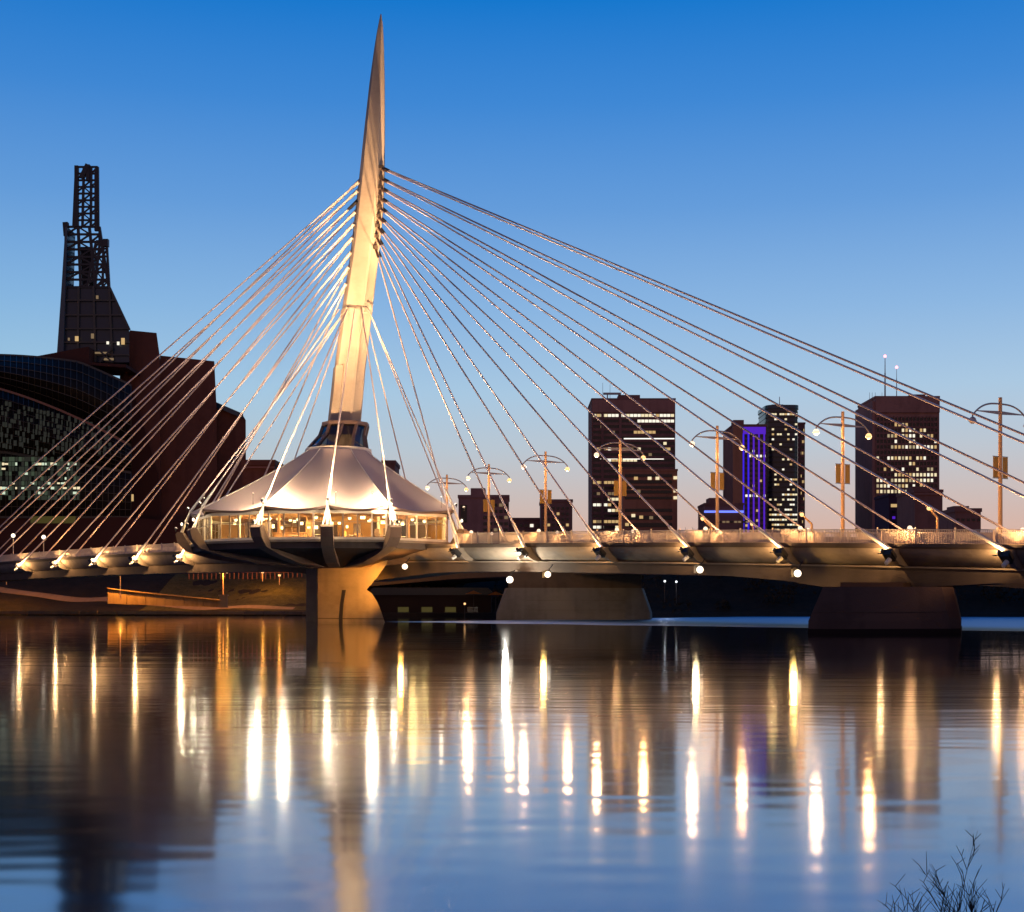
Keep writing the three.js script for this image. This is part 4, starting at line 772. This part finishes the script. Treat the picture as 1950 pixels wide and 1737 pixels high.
  const shell = (top, bot, n, bars, bulge, z0) => {                  // rows of panes between two curved edges
    const at = (u, v) => { const px = lerp(-140, 250, u), yt = top(px), yb = bot(px), z = z0 - bulge * Math.sin(Math.PI * clamp(0.15 + 0.7 * v)) * (1 - 0.55 * u * u); return P(px, lerp(yt, yb, v), z); };
    const rows = []; for (let j = 0; j <= n; j++) { const r = []; for (let i = 0; i <= 30; i++) r.push(at(i / 30, j / n)); rows.push(r); }
    const sh = part('glass_shell', loft(rows, false, 1.0), M.museumGlass, o), g = [];
    for (let j = 0; j <= n; j++) for (let i = 0; i < 30; i++) g.push(beam(rows[j][i].clone().add(V(0, 0, 0.25)), rows[j][i + 1].clone().add(V(0, 0, 0.25)), 0.22, j % n ? 0.12 : 0.5));
    part('glazing_bars', g, M.museumBar, sh);
    const vb = []; for (let i = 0; i <= bars; i++) for (let j = 0; j < n; j++) vb.push(beam(at(i / bars, j / n).add(V(0, 0, 0.25)), at(i / bars, (j + 1) / n).add(V(0, 0, 0.25)), 0.16, 0.16));
    part('glazing_bars', vb, M.museumBar, sh);
    return at;
  };
  shell((x) => 676 + 0.00042 * (x + 30) ** 2 + (x > 150 ? (x - 150) * 0.25 : 0), (x) => 742 + (x - 10) * 0.30 + 0.0006 * Math.max(0, x - 10) ** 2, 6, 34, 20, 322);
  const at2 = shell((x) => 745 + (x - 10) * 0.30 + 0.0006 * Math.max(0, x - 10) ** 2, (x) => 860 + Math.max(0, x - 10) * 0.16, 7, 40, 14, 322);
  part('shell_rim', (() => { const g = []; for (let i = 0; i < 24; i++) { const f = (x) => 743.5 + (x - 10) * 0.30 + 0.0006 * Math.max(0, x - 10) ** 2, a = lerp(-140, 240, i / 24), b = lerp(-140, 240, (i + 1) / 24); g.push(beam(P(a, f(a), 300), P(b, f(b), 300), 0.5, 0.45)); } return g; })(), mat('copper_rim', [0.24, 0.10, 0.06], 0.5), o);
  const at3 = shell((x) => 862 + Math.max(0, x - 10) * 0.16, () => 985, 6, 36, 6, 318);
  for (let r = 0; r < 9; r++) for (let c = 0; c < 34; c++) {       // lit floors behind the glass, seen pane by pane
    const px = lerp(-60, 150, (c + rnd(0.35, 0.65)) / 34), py = 874 + r * 9.2, hot = (r === 1 || r === 6 ? 0.5 : r === 2 || r === 5 ? 0.28 : 0.03) > rnd(); if (!hot && rnd() > 0.8) continue;
    const w = hot ? rnd(0.35, 0.9) : rnd(0.5, 0.75), h = hot ? rnd(0.35, 0.7) : 1.02, q = P(px, py, 310); part('window', box(w, h, 0.12, q.x, q.y, -310.6), hot ? (rnd() < 0.6 ? L.greenHot : L.winA) : [L.green, L.greenDim, L.greenDark][Math.floor(rnd() * 3)], o);
  }
  const faint = []; for (let r = 0; r < 9; r++) for (let c = 0; c < 34; c++) if (rnd() < 0.8) { const px = lerp(-60, 215, (c + rnd(-0.3, 0.3)) / 34), py = 768 + (px - 10) * 0.24 + r * 10.2; if (py > 864) continue; const q = P(px, py, 306.5); faint.push(box(rnd(0.25, 0.7), rnd(0.8, 1.25), 0.1, q.x, q.y, -306.5)); }
  part('glazing_sheen', faint, L.greenDark, o);  // faint glowing panes stand in for dim reflections on the glass
  for (let c = 0; c < 14; c++) part('window', box(0.9, 1.6, 0.15, P(62 + c * 6, 990, 309).x, P(62, 990, 309).y, -309), L.olive, o);
  for (const [px, py, w, h, m] of [[250, 948, 8, 13, L.winC], [188, 955, 5, 7, L.winC], [216, 957, 4, 4, L.winD], [214, 967, 4, 3, L.winC], [220, 922, 9, 3, L.winD]]) part('window', box(w * 0.125, h * 0.125, 0.3, P(px, py, 318).x, P(px, py, 318).y, -318), m, o);
  part('plinth', plate([[-160, 1070], [-160, 985], [228, 985], [470, 1000], [470, 1070]].map(([px, py]) => P(px, py, 316)), V(0, 0, -2)), M.museumDark, o);
}

// ---------------------------------------------------------------- far bank: path, walls, lamps, buildings, shrubs
{
  const g = []; // a concrete path that comes down the slope
  const ribbon = (pts, w) => { const rows = [[], []]; const c = new THREE.CatmullRomCurve3(pts); for (let i = 0; i <= 60; i++) { const p = c.getPoint(i / 60); rows[0].push(V(p.x, landY(p.x, p.z) + 0.08, p.z)); rows[1].push(V(p.x, landY(p.x, p.z - w) + 0.08, p.z - w)); } return loft([rows[0], rows[1]], false, 1); };
  setting('path', ribbon([V(-100, 0, -236), V(-82, 0, -234), V(-70, 0, -230), V(-58, 0, -225), V(-47, 0, -221.5), V(-36, 0, -219)], 2.8), M.path);
  const grass = []; for (let j = 0; j <= 16; j++) { const r = []; for (let i = 0; i <= 60; i++) { const x = lerp(-62, -26, i / 60), s = lerp(7, 36, j / 16), z = bankEdge(x) - s; r.push(V(x, landY(x, z) + 0.035, z)); } grass.push(r); }
  const gm = part('bank_grass', loft(grass, false, 1.2), M.grass, scene); tag(gm, 'olive brown grass slope on the far bank left of the main pier', 'grass', null, 'stuff');
  const wall = thing('retaining_wall', 'low concrete retaining wall lit orange on the far bank, tapering to the right', 'wall', V(X(330, 217), 0, -217));
  const d1 = 218.5, d2 = 217;
  for (let i = 0; i < 6; i++) {
    const a = i / 6, b = (i + 1) / 6 - 0.004, pt = (k, up) => P(lerp(205, 424, k), up ? lerp(1121, 1144, Math.pow(k, 0.85)) : lerp(1150, 1157, k), lerp(d1, d2, k));
    part('wall_panel', plate([pt(a, 0), pt(b, 0), pt(b, 1), pt(a, 1)], V(0, 0, -0.5)), M.path, wall);
  }
  part('coping', (() => { const o = []; for (let i = 0; i < 8; i++) { const f = (k) => P(lerp(205, 424, k), lerp(1120, 1143, Math.pow(k, 0.85)), lerp(d1, d2, k) - 0.05); o.push(beam(f(i / 8), f((i + 1) / 8), 0.7, 0.14)); } return o; })(), M.path, wall);
  const edge = thing('quay_edge', 'dark stone kerb along the water on the far bank at the left', 'quay', V(-60, 0, -214));
  for (let i = 0; i < 24; i++) { const x = lerp(-100, -27, i / 24), x2 = lerp(-100, -27, (i + 0.97) / 24); part('stone', beam(V(x, 0.42 + rnd(-0.05, 0.05), bankEdge(x) - 0.2), V(x2, 0.42 + rnd(-0.05, 0.05), bankEdge(x2) - 0.2), 0.9, 0.5), M.darkConcrete, edge); }
  // lamps on the bank
  const bl = (px, py, base, d, heads, label, I, colr) => {
    const p = P(px, py, d), b = P(px, base, d), o = thing('bank_lamp', label, 'lamp post', b, 'lamp posts on the far bank');
    part('pole', rod(b, p.clone().setY(p.y - 0.25), 0.1, 0.07, 8), M.post, o);
    for (const k of heads) { const q = p.clone().add(V(k, 0, 0)); part('bulb', ball(q, 0.24), L.sodium, o); part('lamp_shade', fin(new THREE.ConeGeometry(0.42, 0.22, 12, 1, true).translate(q.x, q.y + 0.3, q.z)), M.anchor, o); point(o, q, colr, I, 0.2); }
    if (heads.length > 1) part('cross_arm', beam(p.clone().add(V(-0.7, 0.42, 0)), p.clone().add(V(0.7, 0.42, 0)), 0.08, 0.08), M.anchor, o);
    return o;
  };
  bl(229, 1086, 1140, 215.6, [0], 'single-headed orange lamp post on the far bank at the left', 800, [1, 0.38, 0.05]);
  bl(425, 1089, 1134, 215, [-0.6, 0.6], 'double-headed lamp post on a concrete base by the water', 230, [1, 0.38, 0.05]);
  const ped = thing('lamp_plinth', 'square concrete plinth under the double-headed lamp post', 'plinth', P(426, 1158, 215)); part('shaft', box(1.1, 1.9, 1.1, P(426, 1150, 215).x, P(426, 1146, 215).y, -215), M.path, ped); part('cap', box(1.4, 0.25, 1.4, P(426, 1150, 215).x, P(426, 1134, 215).y, -215), M.path, ped);
  for (const [px, py, d, label] of [[500, 1090, 232, 'small floodlit box lamp on the bank below the restaurant'], [532, 1096, 230, 'small orange lamp on the bank left of the main pier'], [12, 1096, 226, 'orange lamp at the left edge on the bank path']]) {
    const p = P(px, py, d), o = thing('path_lamp', label, 'lamp', p.clone().setY(p.y - 1.2), 'path lamps on the far bank'); part('post', rod(p.clone().setY(p.y - 1.6), p.clone().setY(p.y - 0.2), 0.07, 0.07, 6), M.post, o); part('bulb', box(0.4, 0.28, 0.3, p.x, p.y, p.z), L.sodium, o); part('roof', box(0.6, 0.08, 0.5, p.x, p.y + 0.22, p.z), M.anchor, o); point(o, p, [1, 0.38, 0.05], px < 100 ? 420 : 110, 0.14);
  }
  // fence along the top of the slope
  const fence = thing('bank_fence', 'dark red post fence along the top of the bank slope behind the footbridge', 'fence', P(470, 1100, 240));
  for (let i = 0; i < 26; i++) { const px = 360 + i * 8.6, p = P(px, 1103, 240); part('fence_post', beam(p, P(px, 1078, 240), 0.18, 0.18), M.museumStone, fence); }
  for (const py of [1079, 1090]) part('rail', beam(P(358, py, 240.2), P(578, py, 240.2), 0.1, 0.16), M.museumStone, fence);
  // dark building with olive windows under the deck
  const bh = thing('riverside_building', 'dark low riverside building with dim olive windows right of the main pier', 'building', V(X(820, 198), 0.5, -200)); const z = -198;
  part('wall', box(18, 2.6, 5, X(820, 198), 1.9, z - 2.5), M.seatDark, bh); part('roof', plate([V(X(820, 198) - 9.5, 3.2, z + 0.4), V(X(820, 198) + 9.5, 3.2, z + 0.4), V(X(820, 198) + 8.5, 4.3, z + 0.4), V(X(820, 198) - 8.5, 4.3, z + 0.4)], V(0, 0, -6)), M.anchor, bh);
  for (const px of [768, 813, 858, 900]) { const w = part('window', box(1.6, 0.75, 0.1, X(px, 198), Y(1161, 198), z + 0.08), px < 880 ? L.olive : M.darkGlass, bh); part('window_frame', box(1.9, 0.08, 0.16, X(px, 198), Y(1161, 198) - 0.45, z + 0.1), M.anchor, w); }
  for (const [px, py, label] of [[902, 1128, 'orange parasol on the far bank left of the big white lamp'], [944, 1130, 'orange parasol on the far bank beside the big white lamp']]) { const p = P(px, py, 196), o = thing('parasol', label, 'parasol', p.clone().setY(1.2), 'orange parasols on the far bank'); part('pole', rod(p.clone().setY(1.0), p, 0.04, 0.04, 6), M.anchor, o); part('canopy', fin(new THREE.ConeGeometry(1.25, 0.5, 8, 1, true).translate(p.x, p.y, p.z)), mat('orange_canvas', [0.55, 0.16, 0.03], 0.8), o); }
  for (const [px, py, d, m, I, label] of [[1266, 1107, 190, L.cool, 14, 'small cool white lamp on the dark far bank right of the far pier'], [1288, 1108, 192, L.cool, 2, 'tiny white lamp on the dark far bank'], [885, 1150, 193, L.sodium, 4, 'small orange lamp beside the riverside building'], [1075, 1114, 176, L.sodium, 2, 'tiny orange lamp over the far pier'], [1130, 1116, 177, L.sodium, 2, 'tiny orange lamp on the far bank above the far pier']]) {
    const p = P(px, py, d), o = thing('bank_light', label, 'lamp', p.clone().setY(p.y - 1.4), 'small lamps on the far bank'); part('post', rod(p.clone().setY(p.y - 3), p.clone().setY(p.y - 0.12), 0.06, 0.05, 6), M.anchor, o); part('bulb', ball(p, 0.16), m, o); point(o, p, m === L.cool ? [0.95, 0.97, 1] : [1, 0.5, 0.18], I, 0.14);
  }
}
// shrubs on the dark far bank, one mass
{
  const g = new THREE.BufferGeometry().setAttribute('position', new THREE.Float32BufferAttribute([-0.5, 0, 0, 0.5, 0.1, 0.1, 0, 0.8, 0, 0.5, 0.1, 0.1, 0.7, 0.7, -0.1, 0, 0.8, 0], 3)); g.computeVertexNormals();
  const n = 9000, im = new THREE.InstancedMesh(g, mat('bare_shrub_leaf', [0.022, 0.018, 0.012], 0.95), n), m = new THREE.Matrix4(), q = new THREE.Quaternion(), e = new THREE.Euler();
  const clumps = []; for (let i = 0; i < 120; i++) { const x = lerp(-24, 110, rnd()), s = rnd(2, 30), z = bankEdge(x) - s; clumps.push([x, landY(x, z), z, rnd(1.2, 3.4)]); }
  for (let i = 0; i < n; i++) { const c = clumps[i % clumps.length], a = rnd(0, 6.28), r = c[3] * Math.sqrt(rnd()), h = rnd() ** 0.7; e.set(rnd(0, 6.28), rnd(0, 6.28), rnd(0, 6.28)); q.setFromEuler(e); const s = rnd(0.25, 0.6); m.compose(V(c[0] + Math.cos(a) * r, c[1] + h * c[3] * 1.3 * (1 - 0.4 * (r / c[3])), c[2] + Math.sin(a) * r), q, V(s, s, s)); im.setMatrixAt(i, m); }
  im.name = 'bank_shrubs'; tag(im, 'dark leafless shrubs covering the far bank under the bridges', 'shrubs', null, 'stuff'); scene.add(im);
}
// bare tree between the towers
function bareTree(name, label, at, h, spread, levels, r0, material, group) {
  const o = thing(name, label, 'tree', at, group), trunk = [], twigs = [];
  const grow = (p, dir, len, r, lv) => {
    const q = p.clone().addScaledVector(dir, len), mid = p.clone().lerp(q, 0.5).add(V(rnd(-1, 1), rnd(-0.3, 0.3), rnd(-1, 1)).multiplyScalar(len * 0.06));
    (lv > levels - 2 ? trunk : twigs).push(rod(p, mid, r, r * 0.85, 5), rod(mid, q, r * 0.85, r * 0.62, 5));
    if (lv <= 0) return;
    const n = lv > 1 ? 3 + (rnd() < 0.5 ? 1 : 0) : 3;
    for (let i = 0; i < n; i++) { const nd = dir.clone().add(V(rnd(-1, 1) * spread, rnd(-0.15, 0.5), rnd(-1, 1) * spread)).normalize(); grow(i ? p.clone().lerp(q, rnd(0.55, 1)) : q, nd, len * rnd(0.58, 0.8), r * 0.58, lv - 1); }
  };
  grow(at.clone(), V(0, 1, 0), h * 0.34, r0, levels);
  part('trunk', trunk, material, o); part('branches', twigs, material, o);
  return o;
}
bareTree('bare_tree', 'bare tree between the banded office tower and the neon-lined podium', P(1312, 1035, 480).setY(6.5), 26, 0.75, 4, 0.4, M.bark);
bareTree('bare_tree', 'bare tree low behind the railing beside the podium, the smaller one', P(1297, 1035, 470).setY(6.5), 18, 0.8, 4, 0.3, M.bark);

// ---------------------------------------------------------------- bare shrub in the near right corner
{
  const shrub = (label, bx, bz, stems, n) => {
    const at = V(bx, 0.18, bz), o = thing('bare_shrub', label, 'shrub', at, 'bare shrubs on the near bank');
    for (const [px, py, d, k] of stems) {
      const tip = P(px, py + (py > 1600 ? 40 : 12), d), base = at.clone().add(V(rnd(-0.1, 0.1), 0, rnd(-0.06, 0.06))), ctl = base.clone().lerp(tip, 0.5).add(V((tip.x - base.x) * -0.18 + rnd(-0.03, 0.03), 0.10, rnd(-0.05, 0.05)));
      const c = new THREE.QuadraticBezierCurve3(base, ctl, tip), g = [], N = 10, pts = c.getPoints(N);
      for (let i = 0; i < N; i++) g.push(rod(pts[i], pts[i + 1], 0.0036 * (1 - 0.075 * i), 0.0036 * (1 - 0.075 * (i + 1)), 5));
      const st = part('stem', g, M.twig, o), tw = [];
      for (let i = 0; i < k; i++) { const u = rnd(0.3, 0.95), p = c.getPoint(u), tg = c.getTangent(u), dir = tg.add(V(rnd(-0.9, 0.9), rnd(-0.1, 0.6), rnd(-0.5, 0.5))).normalize(), len = rnd(0.07, 0.22) * (1.2 - u * 0.5), e = p.clone().addScaledVector(dir, len), m = p.clone().lerp(e, 0.5).add(V(0, 0.012, 0)); tw.push(rod(p, m, 0.0025, 0.002, 4), rod(m, e, 0.002, 0.0012, 4)); if (rnd() < 0.6) { const f = m.clone().add(V(rnd(-0.06, 0.06), rnd(0.03, 0.09), rnd(-0.04, 0.04))); tw.push(rod(m, f, 0.0022, 0.0014, 4)); } }
      if (tw.length) part('twigs', tw, M.twig, st);
    }
  };
  shrub('bare dark twigs in the near right corner, the bushier and taller of the two', X(1835, 8), -8, [[1862, 1570, 8, 8], [1770, 1605, 8.1, 9], [1750, 1615, 7.9, 7], [1824, 1612, 8, 8], [1842, 1640, 7.9, 8], [1912, 1662, 8, 5], [1763, 1648, 8.1, 7], [1800, 1650, 7.8, 8], [1880, 1690, 7.9, 6], [1815, 1660, 8.2, 7], [1855, 1655, 8.1, 7], [1790, 1690, 7.9, 6]]);
  shrub('thin bare twigs just left of the bushy shrub in the near right corner', X(1725, 8.2), -8.2, [[1712, 1645, 8.2, 3], [1680, 1682, 8.1, 3], [1737, 1655, 8.2, 4], [1700, 1700, 8.2, 3], [1750, 1690, 8.1, 4]]);
}

scene.traverse((o) => { if (o.isMesh) { o.castShadow = o.receiveShadow = true; } });
renderer.render(scene, camera);
